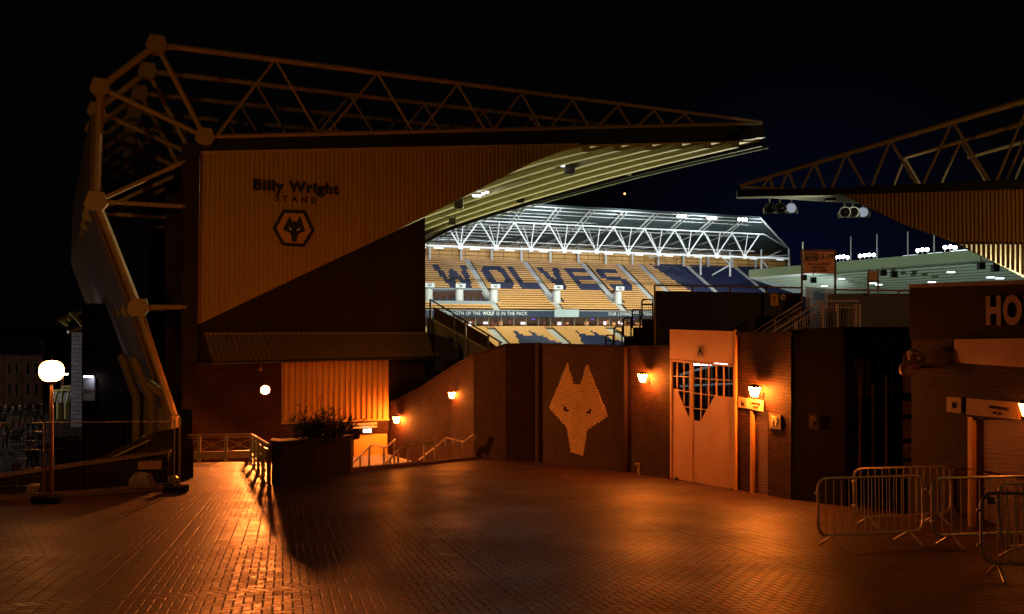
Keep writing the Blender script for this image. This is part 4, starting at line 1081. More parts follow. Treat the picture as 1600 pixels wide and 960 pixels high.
# steel staircase with balusters
t = thing('steel_staircase', PS.hit(1260,520), 'grey steel staircase railing climbing to a landing under the seat sign', 'staircase')
PF, PK = PLpx(1200, 23.5, 1345, 23.5), PLpx(1170, 25, 1260, 25)
RS = mat('pinkish_galvanised', (.62,.50,.46), .45, .3, .1)
m = MB(); m.tube([PF.hit(1203,522), PF.hit(1283,471), PF.hit(1341,470.5)], .03, 6); m.tube([PF.hit(1210,526), PF.hit(1285,480), PF.hit(1338,481)], .018, 6)
m.tube([PK.hit(1174,522), PK.hit(1252,472)], .03, 6); m.tube([PK.hit(1180,526), PK.hit(1252,479)], .02, 6); m.tube([PK.hit(1190,526), PK.hit(1252,487)], .015, 6); each(m, 'handrail', RS, t)
m = MB()
x = 1214
while x < 1341:
    yt = 471 + max(0, (1283-x)*.637); m.tube([PF.hit(x,yt+4), PF.hit(x,524 if x < 1285 else 514)], .009, 4); x += 4.0
x = 1184
while x < 1252: yt = 472+(1252-x)*.641; m.tube([PK.hit(x,yt+4), PK.hit(x,525)], .008, 4); x += 4.2
each(m, 'baluster', RS, t)
m = MB()
for x, yt, yb in ((1243,503,524),(1285.5,475,519),(1308,475,516),(1336.5,475,512),(1342.5,476,512)): m.tube([PF.hit(x,yt), PF.hit(x,yb+6)], .045, 8)
m.tube([PK.hit(1211,500), PK.hit(1211,524)], .03, 6); each(m, 'newel_post', RS, t, True)
m = MB()
for k in range(9):
    x = 1210+k*8.5; y = 522-k*5.4; m.box(PF.hit(x, y+14, -.5), (.30,.9,.04))
each(m, 'tread', BLKM, t)
m = MB(); wpoly(m, PF, [(1262,512),(1345,512),(1345,560),(1200,560),(1200,526),(1262,522)], -.2, .8); m.build('base', BLACK, t)

# dark stepped terrace with hooped rails, left of the hoarding
PT = PLpx(930, 31, 1060, 29)
t = thing('terrace_steps', PT.hit(990,545), 'black stepped terrace edge with hooped safety rails against the lit seats', 'steps')
m = MB(); wpoly(m, PT, [(930,545),(948,542),(968,541),(975,538),(975,526),(989,525),(989,512),(1003,512),(1003,499),(1022,499),(1030,505),(1047,512),(1047,575),(930,575)], 0, 1.5); m.build('steps', BLACK, t)
for (x0, x1, yt, yb) in ((946,958,524,542),(959.5,972,511,541),(974,986,497,526),(988,1000,484,512),(1003,1020,468,499)):
    m = MB(); m.tube([PT.hit(x0,yb+1,.1), PT.hit(x0,yt+3,.1), PT.hit(x0+2.5,yt,.1), PT.hit(x1,yt,.1), PT.hit(x1,yb+1,.1)], .035, 6)
    m.tube([PT.hit(x0,yt+8,.1), PT.hit(x1,yt+8,.1)], .025, 5)
    for q in range(1, 5): xx = x0+(x1-x0)*q/5; m.tube([PT.hit(xx,yt+8,.1), PT.hit(xx,yb,.1)], .006, 4)
    m.build('safety_rail', mat('dark_red_rail', (.06,.025,.018), .5), t)

# concrete stair beside the gable
PZ = PLpx(660, 48, 790, 44)
t = thing('concrete_staircase', PZ.hit(700,570), 'grey concrete staircase flank with brown infill panels beside the near stand', 'staircase')
m = MB(); wpoly(m, PZ, [(667,497),(677,500),(762,547),(790,552),(760,590),(667,620)], 0, .5); m.build('flank', CONC, t)
m = MB()
for a, b in (((677.5,500),(708,516.5)),((711.5,518),(725.5,526)),((729,527.5),(761,546))):
    wpoly(m, PZ, [a, b, (b[0],b[1]-20), (a[0],a[1]-20)], .05, .05)
wpoly(m, PZ, [(764,546),(780,546),(774,541),(764,533)], .05, .05)
each(m, 'infill_panel', mat('brown_panel', (.075,.04,.02), .6), t)
m = MB(); m.tube([PZ.hit(677,500.5,.1), PZ.hit(762,547.5,.1)], .07, 6); m.build('string_rail', mat('pale_edge', (.6,.55,.4), .5), t)
m = MB(); m.tube([PZ.hit(672,468,.1), PZ.hit(784,536,.1)], .045, 6); m.build('handrail', BLKM, t)
m = MB()
for x, a, b in ((672.5,468,560),(710,491,518),(727,501,528),(763,523,548),(781,534,552)): m.tube([PZ.hit(x,a,.1), PZ.hit(x,b,.1)], .07, 6)
for x, a, b in ((711,520,550),(728,530,560)): m.tube([PZ.hit(x,a,.15), PZ.hit(x,b,.15)], .16, 8)
each(m, 'post', mat('grey_green_steel', (.20,.23,.20), .5), t)

# ------------------------------------------------------------------ HOME building at the right
PM = PLpx(1424, 16.2, 1640, 12.9)
hb = thing('ticket_building', PM.hit(1500,830), 'dark brick gate building with large HOME lettering and a roller shutter', 'building')
m = MB()
wpoly(m, PM, [(1421,449),(1660,441),(1660,530),(1421,530)], .05, .5)
m.build('upper_fascia', mat('near_black_sheet', (.008,.005,.004), .85, spec=.2), hb)
m = MB(); wpoly(m, PM, [(1424,530),(1660,530),(1660,656),(1424,656)], 0, .35); wpoly(m, PM, [(1424,656),(1516,656),(1516,880),(1424,880)], 0, .35); m.build('brickwork', BRB, hb)
m = MB(); wpoly(m, PM, [(1420,444.5),(1660,435),(1660,442),(1420,450)], .12, .7); m.build('coping', BLACK, hb)
a, b = PM.hit(1424,700), PM.hit(1424,700,-6)
m = MB(); m.prism([PM.hit(1424,450,-.35), PM.hit(1424,880,-.35), PM.pt(0, PM.hit(1424,880).z, -7), PM.pt(0, PM.hit(1424,450).z, -7)], PM.u*.3); m.build('side_wall', BRB, hb)
m = MB(); wpoly(m, PM, [(1491,530.5),(1660,528),(1660,578),(1491,567)], .09, .06); m.build('gold_band', mat('band_orange', (.34,.12,.03), .5, 0, .12, .8), hb)
wall_text('lettering', PM, 1594, 487, .08, 'HOME', 42, mat('home_letters', (.13,.07,.035), .6), hb, weight=.05, ext=.015, xs=.76, space=1.12)
m = MB(); wpoly(m, PM, [(1479,620.5),(1501,622),(1501,646.5),(1479,643.5)], .06, .04); sg = tag(m.build('number_sign', mat('sign_dim', (.22,.14,.07), .6)), 'small square sign reading 8 left of the roller shutter', 'sign')
wall_text('lettering', PM, 1490, 634, .07, '8', 9, DARKW, sg, weight=.01)
m = MB(); wpoly(m, PM, [(1509.5,622.5),(1592,629),(1592,656),(1509.5,648)], .06, .04); sg = tag(m.build('notice_sign', mat('sign_dim2', (.20,.12,.055), .6)), 'wide faded notice over the roller shutter', 'sign')
wall_text('lettering', PM, 1560, 638, .07, 'TURNSTILES', 5, DARKW, sg, weight=.004); wall_text('lettering', PM, 1558, 646, .07, '8 - 12', 4.5, DARKW, sg, weight=.004)
m = MB(); wpoly(m, PM, [(1512,652),(1518,652.5),(1518,880),(1512,880)], .03, .12); m.build('door_jamb', PANEL, hb)
m = MB(); y = 652.0
while y < 900:
    wpoly(m, PM, [(1516,y),(1680,y+9),(1680,y+14.3),(1516,y+5.3)], -.07, .03); wpoly(m, PM, [(1516,y+5.0),(1680,y+14.0),(1680,y+16),(1516,y+7.0)], -.09, .02); y += 7.0
m.build('roller_shutter', SHUT, hb)
lantern(1606, 640, PM, 'lantern at the right edge beside the wide notice', .85, .09, .25)
# CCTV camera
p = at(1431, 558, 15.6); q = at(1415, 577, 15.6); t = thing('security_camera', q, 'pale security camera on a curved bracket at the building corner', 'camera')
m = MB(); z = Vector((-.15,-1,-.15)).normalized(); x = z.cross(Vector((0,0,1))).normalized(); y = x.cross(z)
CAMW = mat('camera_cream', (.28,.21,.14), .4)
m.lathe(p, [(.10,-.28),(.125,-.2),(.125,.08),(.15,.1),(.15,.14),(.12,.16),(.10,.12)], 20, (x, y, z)); m.build('housing', CAMW, t, smooth=True)
m = MB(); m.lathe(p, [(.098,.10),(.098,.125)], 18, (x, y, z)); ln = m.build('lens', BLACK, t); m = MB(); m.lathe(p, [(.03,.13),(.03,.15)], 10, (x, y, z)); m.build('lens_centre', CAMW, ln)
m = MB(); m.lathe(q, [(.02,-.14),(.10,-.10),(.125,0),(.10,.08),(.05,.13),(.03,.3)], 16); m.tube([q, q+Vector((.12,0,.0)), p+Vector((0,0,-.12))], [.06,.05,.045], 8)
m.lathe(at(1434,571,15.6), [(.01,-.05),(.045,0),(.01,.05)], 10); m.build('bracket', CAMW, t, smooth=True)
m = MB(); m.tube([at(1438,553,15.6), at(1444,557,15.6)], .025, 8); m.build('wiper_arm', CAMW, t)
m = MB(); m.tube([q, PM.hit(1426,575,.0)], .04, 8); m.build('mounting_arm', CAMW, t)

# ------------------------------------------------------------------ crowd barriers
def barrier(pA, pB, label, tilt=0.0, hh=1.08, tag_plate=False):
    """pA, pB: ground points of the two ends; a bent tube frame with bars and two splayed feet"""
    a, b = Vector(pA), Vector(pB); u = (b-a).normalized(); L_ = (b-a).length; sd = Vector((u.y,-u.x,0)).normalized()
    up = (Vector((0,0,1)) + sd*tilt).normalized()
    t = thing('crowd_barrier', (a+b)/2, label, 'barrier', 'steel crowd barriers by the gate building')
    def q(s_, z): return a + u*s_ + up*z
    r, z0, z1, rr = .021, .20, hh, .16
    pts_ = []
    for (cx, cz, a0) in ((L_-rr, z1-rr, 90), (L_-rr, z0+rr, 0), (rr, z0+rr, -90), (rr, z1-rr, -180)):
        for k in range(6): an = R(a0 - k*18); pts_.append(q(cx+rr*math.cos(an), cz+rr*math.sin(an)))
    m = MB(); m.tube(pts_, r, 8, closed=True); fr = m.build('frame', BARM, t, smooth=True)
    n = 14
    for k in range(1, n):
        s_ = L_*k/n; m = MB(); m.tube([q(s_, z0), q(s_, z1)], .0085, 5); m.build('bar', BARM, t)
    for s_ in (L_*.14, L_*.86):
        m = MB(); c = q(s_, z0)
        f1, f2 = a+u*s_+sd*.30, a+u*s_-sd*.30
        for f in (f1, f2): f.z = gz(f.x, f.y)+.015
        m.tube([f1-u*.02, c, f2-u*.02], .019, 8); m.build('foot', BARM, t)
    m = MB()
    for z in (.42,.86):
        m.tube([q(-.05,z), q(.02,z)], .022, 6); m.tube([q(L_-.02,z), q(L_+.05,z)], .022, 6)
    each(m, 'hinge_hook', BARM, t)
    if tag_plate:
        m = MB(); m.prism([q(.06,z1-.05), q(.16,z1-.05), q(.16,z1-.14), q(.06,z1-.14)], sd*.01); m.build('plate', CREAM, t)
def gb(px, py): return gnd(px, py)
barrier(gb(1279,858), gb(1443,848), 'leftmost crowd barrier standing nearest the open plaza')
barrier(gb(1335,826), gb(1486,818), 'crowd barrier standing behind the leftmost one, against the dark recess')
barrier(gb(1458,857), gb(1660,850), 'third barrier, standing right of the leftmost pair in front of the shutter')
barrier(gb(1534,904), gb(1720,912), 'nearest crowd barrier at the right edge with a small pale plate', tag_plate=True)
barrier(gb(1566,878), gb(1740,868), 'crowd barrier behind the nearest one at the right edge', tilt=-.05)

# ------------------------------------------------------------------ planter, railings, steps in the middle
pl_pts = [gnd(424,757), gnd(438,762), gnd(490,753), gnd(548,739), gnd(552,733)]
t = thing('brick_planter', gnd(480,745), 'dark curved brick planter box holding a spiky shrub', 'planter')
bk = [p + Vector((-.6,2.2,0)) for p in pl_pts]
def ztopp(p): return gz(p.x, p.y)+1.28
m = MB()
ring = pl_pts + list(reversed(bk))
m.prism([Vector((p.x,p.y,gz(p.x,p.y)-.4)) for p in ring], (0,0,.4+1.22))
m.build('brickwork', PLB, t, bevel=.05)
m = MB(); c_ = sum(ring, Vector())/len(ring)
rr = [c_ + (p-c_)*1.03 for p in ring]; m.prism([Vector((p.x,p.y,gz(p.x,p.y)+1.22)) for p in rr], (0,0,.07)); m.build('coping', DARKW, t, bevel=.03)
e0 = pl_pts[-1]; m = MB(); m.lathe(Vector((e0.x-.1,e0.y+.1,gz(e0.x,e0.y)+1.1)), [(.32,0),(.34,.2),(.30,.32),(.2,.36)], 16); m.build('end_cap', DARKW, t, smooth=True)
# shrub: real strap leaves and twigs
LEAF = mat('shrub_leaf', (.055,.085,.035), .35, 0, .3, 5, spec=.6); TW = mat('shrub_twig', (.07,.05,.035), .7)
c = Vector((at(488,690,24.6).x, 25.4, 0)); c.z = ztopp(c)-.1
t = thing('spiky_shrub', c, 'spiky dark shrub growing from the brick planter', 'shrub')
m = MB(); mt = MB(); rnd = random.Random(11)
for k in range(90):
    an = rnd.uniform(0, 2*math.pi); ln = rnd.uniform(.5,1.15)*(1.25 if k % 9 == 0 else 1); lean = rnd.uniform(.15,1.15)
    d = Vector((math.cos(an)*lean*1.25, math.sin(an)*lean, 1)).normalized()
    b0 = c + Vector((rnd.uniform(-.7,.7), rnd.uniform(-.4,.4), 0)); tip = b0 + d*ln
    mt.tube([b0, b0.lerp(tip,.5)+Vector((0,0,.05)), tip], [.018,.012,.005], 4)
    for j in range(26):
        f = rnd.uniform(.15,1.05); q = b0.lerp(tip, f); a2 = rnd.uniform(0,2*math.pi); l2 = rnd.uniform(.10,.24)
        dd = (d*.7 + Vector((math.cos(a2), math.sin(a2), rnd.uniform(-.4,.7)))).normalized(); sd = dd.cross(Vector((rnd.random(),rnd.random(),rnd.random()))).normalized()*rnd.uniform(.012,.024)
        mid = q + dd*l2*.45; m.add([q, mid+sd, q+dd*l2, mid-sd], [(0,1,2,3)])
m.build('leaves', LEAF, t); mt.build('stems', TW, t)

def rail_run(name, pts, label, cat='railing', h=1.1):
    t = thing(name, pts[0], label, cat); up = Vector((0,0,1))
    m = MB(); m.tube([p+up*h for p in pts], .035, 8); m.build('handrail', CREAM, t)
    return t
# white railing with crossed panels along the landing
a, b = gnd(222,724), gnd(394,719)
a.z = gz(a.x,a.y); b.z = gz(b.x,b.y)
t = thing('landing_railing', a, 'cream railing with crossed panels along the landing beside the planter', 'railing'); up = Vector((0,0,1))
m = MB(); m.tube([a+up*1.12, b+up*1.14], .04, 8); m.tube([a+up*1.0, b+up*1.02], .015, 6); m.build('handrail', CREAM, t)
m = MB(); m.prism([a+up*.40, b+up*.42, b+up*.10, a+up*.08], Vector((0,.08,0))); m.build('kick_board', CREAM, t)
npan = 4
for k in range(npan+1):
    f = k/npan*.985+.01; p = a.lerp(b, f); m = MB(); m.box(p+up*.56, (.13,.10,1.12)); m.build('post', CREAM, t)
    if k < npan:
        q = a.lerp(b, (k+1)/npan*.985+.01); m = MB()
        m.tube([p+up*.95, q+up*.45], .015, 5); m.tube([p+up*.45, q+up*.95], .015, 5)
        cc = p.lerp(q,.5)+up*.70; m.tube([cc+Vector((.09*math.cos(R(x)),0,.09*math.sin(R(x)))) for x in range(0,360,40)], .016, 5, closed=True); m.build('crossed_panel', CREAM, t)
# return railing running towards the viewer with uprights
a, b = gnd(393,722), gnd(420,757)
t = thing('return_railing', a, 'short steel railing running from the landing to the planter corner', 'railing')
a.z = gz(a.x,a.y); b.z = gz(b.x,b.y)
m = MB(); m.tube([a+up*1.15, b+up*1.15], .045, 8); m.tube([a+up*.98, b+up*.98], .02, 6); m.build('handrail', GALV, t, smooth=True)
m = MB(); m.tube([a+up*.32, b+up*.32], .03, 6); m.tube([a+up*.14, b+up*.14], .03, 6); each(m, 'lower_rail', CREAM, t)
for k in range(5):
    p = a.lerp(b, k/4); m = MB(); m.box(p+up*.56, (.10,.10,1.12)); m.build('post', CREAM, t)
    if k < 4: p = a.lerp(b, (k+.5)/4); m = MB(); m.lathe(p+up*.65, [(.02,-.05),(.055,0),(.02,.05)], 8); m.tube([p+up*.3, p+up*1.0], .012, 5); m.build('knob', GALV, t)

# kerb at the top of the steps, steps going down to the doors
ka, kb = gnd(548,738), gnd(744,719)
m = MB(); nn = Vector((0,1,0)); m.prism([ka+up*.12, kb+up*.12, kb-up*.5, ka-up*.5], Vector((.05,.35,0))); structure(m.build('kerb', mat('kerb_brick', (.16,.085,.06), .7)))
m = MB(); st0, st1 = gnd(553,733), gnd(742,717)
for k in range(8):
    o = Vector((-.05,.42*k+.3,0)); z = -.16*k-.1
    m.prism([st0+o+up*z, st1+o+up*z, st1+o+Vector((0,.44,0))+up*z, st0+o+Vector((0,.44,0))+up*z], (0,0,-.6))
structure(m.build('steps', CONC))
m = MB(); zf = gz(0,33)-1.5; m.prism([Vector((-12,32,zf)), Vector((-1,36,zf)), Vector((-4,47,zf-.2)), Vector((-12,45,zf-.2))], (0,0,-.3)); structure(m.build('lower_path', CONC))
# handrails of the steps (each is its own run)
HR = mat('handrail_steel', (.55,.45,.36), .4, .4, .1)
def steprail(pts, posts, Y0, Y1, label):
    x0, x1 = pts[0][0], pts[-1][0]; dep = lambda x: Y0 + (Y1-Y0)*(x-x0)/(x1-x0)
    t = thing('step_handrail', at(pts[0][0], pts[0][1], Y0), label, 'handrail', 'handrails on the steps to the gold doors')
    m = MB(); m.tube([at(x, y, dep(x)) for x, y in pts], .045, 8); m.build('rail', HR, t, smooth=True)
    for x, y, h in posts: p = at(x, y, dep(x)); m = MB(); m.tube([p, p-Vector((0,0,h))], .045 if h > .4 else .03, 8); m.build('post', HR, t)
steprail([(552,723),(581,695),(604,699),(618,687)], [(563,713,1),(577,699,1.4),(600,699,1.3),(616,689,1.6)], 36, 34, 'leftmost step handrail in front of the gold doors')
steprail([(603,724),(617,709),(640,689),(666,694.5),(682,684.5)], [(622,708,1),(637.5,693,1.2),(663,695,1.3),(680,686,1.5),(609,718,.7)], 34, 32.5, 'middle step handrail right of the gold doors')
steprail([(655,719),(665,711),(698,684.5),(725,691),(741,678.5)], [(696,687,.28),(708,688,.2),(723,692,.25),(742,681,.22)], 37.5, 35.8, 'rightmost step handrail fixed to the brick wall')

# ------------------------------------------------------------------ main sodium lamp on the near stand
lp = BW.hit(415, 608, 1.6); wp = BW.hit(384, 603, .3)
t = thing('sodium_wall_lamp', lp, 'bright sodium lamp on a bracket on the near stand wall', 'wall lamp')
m = MB(); m.lathe(lp, [(.03,-.19),(.11,-.155),(.165,-.095),(.19,0),(.165,.095),(.11,.155),(.03,.19)], 24); m.build('lamp_globe', glow('sodium_globe', (1,.21,.035), 10500), t, smooth=True)
ax_z = (BW.n*math.cos(R(20)) - up*math.sin(R(20)) - BW.u*.22).normalized(); ax_x = ax_z.cross(up).normalized(); ax_y = ax_x.cross(ax_z)
sr = [(.03,-.235),(.13,-.20),(.20,-.12),(.225,0),(.225,.15)]; nn_ = 28; m = MB()
vv = [lp + ax_x*(q_[0]*math.cos(2*math.pi*k/nn_)) + ax_y*(q_[0]*math.sin(2*math.pi*k/nn_)) + ax_z*q_[1] for q_ in sr for k in range(nn_)]
m.add(vv, [(i_*nn_+k, i_*nn_+(k+1)%nn_, (i_+1)*nn_+(k+1)%nn_, (i_+1)*nn_+k) for i_ in range(len(sr)-1) for k in range(nn_)] + [tuple(range(nn_))])
m.build('shield', BLKM, t)
m = MB(); m.tube([lp+Vector((0,0,.16)), lp+Vector((0,0,.30)), wp+BW.n*.2+Vector((0,0,.1)), wp], .03, 8);  m.box(wp, (.2,.08,.3), (BW.u, BW.n, up)); m.build('bracket', BLKM, t)
pc = BW.hit(407, 577, .5); m = MB(); m.lathe(pc, [(.03,-.12),(.10,-.06),(.10,.06)], 12); m.tube([pc+up*.05, BW.hit(407,568,.26)], .03, 6)
tag(m.build('security_dome', CAMW), 'small domed security camera above the sodium lamp', 'camera')

# ------------------------------------------------------------------ left foreground: globe lamp, mesh fence, ramp walls
gp = gnd(80, 785); gc = at(80.5, 580, gp.y)
t = thing('globe_street_lamp', gp, 'globe street lamp on a slim post at the left of the plaza', 'street lamp')
m = MB(); m.lathe(gc, [(.11,-.235),(.18,-.205),(.235,-.13),(.262,-.03),(.262,.05),(.235,.135),(.19,.19),(.12,.23),(.04,.245)], 28); m.build('globe', glow('globe_light', (1,.30,.06), 40), t, smooth=True)
m = MB(); m.tube([gp, gc-up*.25], [.05,.035], 12); m.build('post', mat('orange_brown_post', (.42,.26,.16), .45), t, smooth=True)
m = MB(); m.lathe(gc-up*.30, [(.05,0),(.11,.04),(.11,.08)], 16); m.build('collar', BLKM, t)
def mesh_panel(pa, pb, h, label):
    a, b = Vector(pa), Vector(pb); t = thing('mesh_fence_panel', (a+b)/2, label, 'fence', 'temporary mesh fence panels')
    m = MB()
    P = [a+up*.1, a+up*h, b+up*h, b+up*.1]
    m.tube([P[0],P[1],P[2],P[3]], .021, 6); m.tube([a+up*.22, b+up*.22], .018, 6); m.build('frame', GALV, t)
    m = MB(); n = int((b-a).length/.16)
    for k in range(1, n): q = a.lerp(b, k/n); m.tube([q+up*.22, q+up*h], .0022, 3)
    for k in range(1, 8): z = .22+(h-.22)*k/8; m.tube([a+up*z, b+up*z], .0025, 3)
    m.build('wire_mesh', GALV, t)
fA, fB, fC = gnd(70,786), gnd(272,768), gnd(-260,800)
mesh_panel(fA, fB, 1.86, 'temporary mesh fence panel right of the globe lamp')
mesh_panel(fC, gnd(66,787), 1.86, 'temporary mesh fence panel running off the left edge')
p = gnd(280,768); m = MB(); m.tube([p, p+up*1.95], .03, 8); tag(m.build('fence_post', GALV, smooth=True), 'bright steel post beside the right end of the mesh fence', 'post')
for px, py, l in ((73,787,'dark rubber foot holding the mesh fence by the globe lamp'), (275,769,'dark rubber foot at the right end of the mesh fence')):
    p = gnd(px, py); m = MB(); m.box(p+up*.09, (.62,.26,.18)); fo = tag(m.build('rubber_block', BLKM, bevel=.04), l, 'rubber block', 'rubber blocks of the mesh fence')
p = gnd(271,766)+up*.25; m = MB(); m.lathe(p, [(.02,-.05),(.10,0),(.12,.08),(.05,.14)], 12); tag(m.build('lamp_can', GALV), 'small shiny can hooked on the right fence foot', 'can')
# ramp wall with coping and sign
RWp = PLpx(-120, 21.5, 262, 22.6)
t = thing('ramp_wall', RWp.hit(130,770), 'low dark ramp wall with sloping coping behind the mesh fence', 'wall')
m = MB(); wpoly(m, RWp, [(-140,758),(0,745),(130,726),(262,708),(262,800),(-140,820)], 0, .35); m.build('brickwork', BRB, t)
m = MB(); wpoly(m, RWp, [(-140,756),(0,742.5),(130,723.5),(263,705),(263,709),(130,728),(0,747),(-140,760)], .05, .45); m.build('coping', mat('coping_brick', (.20,.11,.08), .6), t)
m = MB(); wpoly(m, RWp, [(215.5,721),(252,720),(252,733),(215.5,734)], .04, .03); tag(m.build('blank_sign', mat('sign_pink', (.42,.22,.15), .5)), 'blank pinkish plate on the ramp wall', 'sign')
PR2 = PLpx(60, 25, 262, 24)
t = thing('stair_flank_wall', PR2.hit(200,720), 'sloping dark stair flank with handrail behind the ramp wall', 'wall')
m = MB(); wpoly(m, PR2, [(140,722),(240,676),(258,706),(258,760),(140,760)], 0, 1.4); m.build('flank', BR, t)
m = MB(); m.tube([PR2.hit(172,717,.15), PR2.hit(234,688,.15)], .03, 8); m.tube([PR2.hit(229,691,.15), PR2.hit(229,698,.05)], .02, 6); m.build('handrail', HR, t)
p = gnd(217, 768); m = MB(); rnd = random.Random(5)
m.prism([p+Vector((-.28,0,-.02)), p+Vector((.34,0,-.02)), p+Vector((.20,0,.42)), p+Vector((-.16,0,.47)), p+Vector((-.3,0,.25))], (0,.35,0)); tag(m.build('stone_block', STONE, bevel=.05), 'rough pale stone block at the foot of the ramp wall', 'block')
p = gnd(44, 778); m = MB(); m.prism([p+Vector((-.10,0,0)), p+Vector((.12,0,0)), p+Vector((.20,0,.32)), p+Vector((-.04,0,.32))], (0,.2,0)); tag(m.build('stone_bollard', STONE, bevel=.03), 'small leaning pale stone by the globe lamp foot', 'block')
m = MB(); e1, e2 = gnd(-200,793), gnd(268,766); m.prism([e1+up*.10, e2+up*.10, e2-up*.4, e1-up*.4], (0,.18,0)); structure(m.build('kerb', mat('kerb_stone', (.18,.13,.10), .75)))

# ------------------------------------------------------------------ buildings at the far left
t = thing('brick_building', at(170,700,56), 'tall unlit brick block at the left, beside the pale stone tower', 'building')
BL = PLpx(127, 58, 214, 56); m = MB(); wpoly(m, BL, [(128,474),(214,478),(214,735),(128,745)], 0, 6); m.build('wall', BRB, t)
m = MB(); wpoly(m, BL, [(88,690),(130,684),(130,745),(88,745)], .5, 2); m.build('plinth', BRB, t)
m = MB(); wpoly(m, BL, [(129.5,590.5),(147.5,590.5),(147.5,626.5),(129.5,626.5)], .3, .12)
sg = tag(m.build('hanging_sign', mat('pub_sign', (.45,.44,.52), .5)), 'white sign reading Jack\'s on the brick block, lamp above it', 'sign')
sg['label'] = 'upright white sign with small dark writing, lit by a lamp above'
wall_text('lettering', BL, 139, 610.5, .32, "Jack's", 6.5, mat('dark_red', (.10,.02,.03), .5), sg, weight=.004)
p = BL.hit(139,586.5,.6); t2 = thing('sign_lamp', p, 'small white lamp over the upright sign on the brick block', 'lamp')
m = MB(); m.box(p, (.7,.25,.12)); m.build('hood', BLKM, t2); m = MB(); m.box(p-up*.10-Vector((0,.05,0)), (.6,.25,.1)); m.build('lamp_glass', glow('sign_lamp_glass', (.9,.93,1), 9), t2)
TW_ = PLpx(112, 66, 129, 65.6)
t = thing('stone_tower', TW_.hit(120,660), 'narrow pale block-built tower with yellow steel on top', 'tower')
m = MB(); wpoly(m, TW_, [(112,519),(129.5,519),(129.5,668),(110.5,668)], 0, 2.0); m.build('shaft', TBR, t)
m = MB(); wpoly(m, TW_, [(124,545),(129,545),(129,549),(124,549)], .1, .1); m.build('vent', BLACK, t)
m = MB()
for (x1,y1,x2,y2) in ((90,502,130,487),(100,499,108,494),(112,489,130,510),(106,519,130,513),(95,500,105,508),(112,489,108,500)): m.tube([TW_.hit(x1,y1,.5), TW_.hit(x2,y2,-.8)], .16, 5)
each(m, 'roof_strut', YELL, t)
t = thing('yellow_canopy', TW_.hit(100,640,2), 'yellow steel framed canopy left of the pale tower', 'canopy')
m = MB(); CN = PLpx(80, 68, 114, 66)
for (x1,y1,x2,y2) in ((83,611,112,609),(97,605,112,604),(99,605,98,611),(90,612,86,628),(98,611,96,629),(108,611,105,629)): m.tube([CN.hit(x1,y1), CN.hit(x2,y2)], .10, 5)
m.build('frame', YELL, t); m = MB()
for x in (92,104): m.tube([CN.hit(x,629), CN.hit(x,655)], .18, 6)
each(m, 'post', YELL, t)
m = MB(); wpoly(m, CN, [(82,612),(112,611),(108,629),(86,629)], -.3, .1); m.build('roof_sheet', mat('dull_glass', (.12,.13,.08), .4), t)
# terraced houses
HP = PLpx(-60, 112, 66, 118)
HB = brick('house_brick', (.42,.20,.13), (.32,.15,.10), (.2,.14,.12)); WG = mat('dim_window_glass', (.03,.03,.035), .2); HTR = mat('house_trim', (.30,.24,.2), .7); SLT = mat('slate_roof', (.035,.035,.04), .7)
for k, (xa, xb, lbl) in enumerate(((-50,6,'dim brick house at the far left edge'),(7,34,'dim brick house with two bays left of centre of the far row'),(35,66,'dim brick house at the right end of the far row'))):
    t = thing('terraced_house', HP.hit((xa+xb)/2, 660), lbl, 'house', 'terraced houses far behind the crowd')
    m = MB(); wpoly(m, HP, [(xa,556),(xb,556),(xb,660),(xa,660)], 0, 8); m.build('wall', HB, t)
    m = MB(); a, b = HP.hit(xa,556,.3), HP.hit(xb,556,.3); m.prism([a, b, b-HP.n*4+up*2.6, a-HP.n*4+up*2.6], (0,0,.2)); rf = m.build('roof', SLT, t)
    m = MB(); m.box(HP.hit(xb-4,545,-3.5), (1.0,.9,2.4)); m.build('chimney', HB, rf)
    w0 = (xb-xa)
    for j in range(2):
        for (y0, y1) in ((566,586),(598,618)):
            x0 = xa+w0*(.18+.42*j); m = MB(); wpoly(m, HP, [(x0,y0),(x0+w0*.22,y0),(x0+w0*.22,y1),(x0,y1)], .08, .1); wf = m.build('window', HTR, t)
            m = MB(); wpoly(m, HP, [(x0+1,y0+1),(x0+w0*.22-1,y0+1),(x0+w0*.22-1,y1-1),(x0+1,y1-1)], .12, .04); m.build('pane', WG, wf)
    m = MB(); wpoly(m, HP, [(xa+w0*.42,628),(xa+w0*.55,628),(xa+w0*.55,655),(xa+w0*.42,655)], .08, .1); m.build('door', mat('house_door', (.05,.03,.03), .5), t)
t = thing('lamp_post', at(97,700,80), 'thin street lamp post with a tiny lamp right of the globe', 'street lamp')
a = at(97,585,80); m = MB(); m.tube([Vector((a.x,a.y,0)), a], .14, 6); m.build('post', mat('post_pink', (.4,.25,.2), .5), t); m = MB(); m.box(a+Vector((.3,0,0)), (.5,.3,.15)); m.build('lamp_head', glow('small_lamp', (1,.7,.5), 8), t)

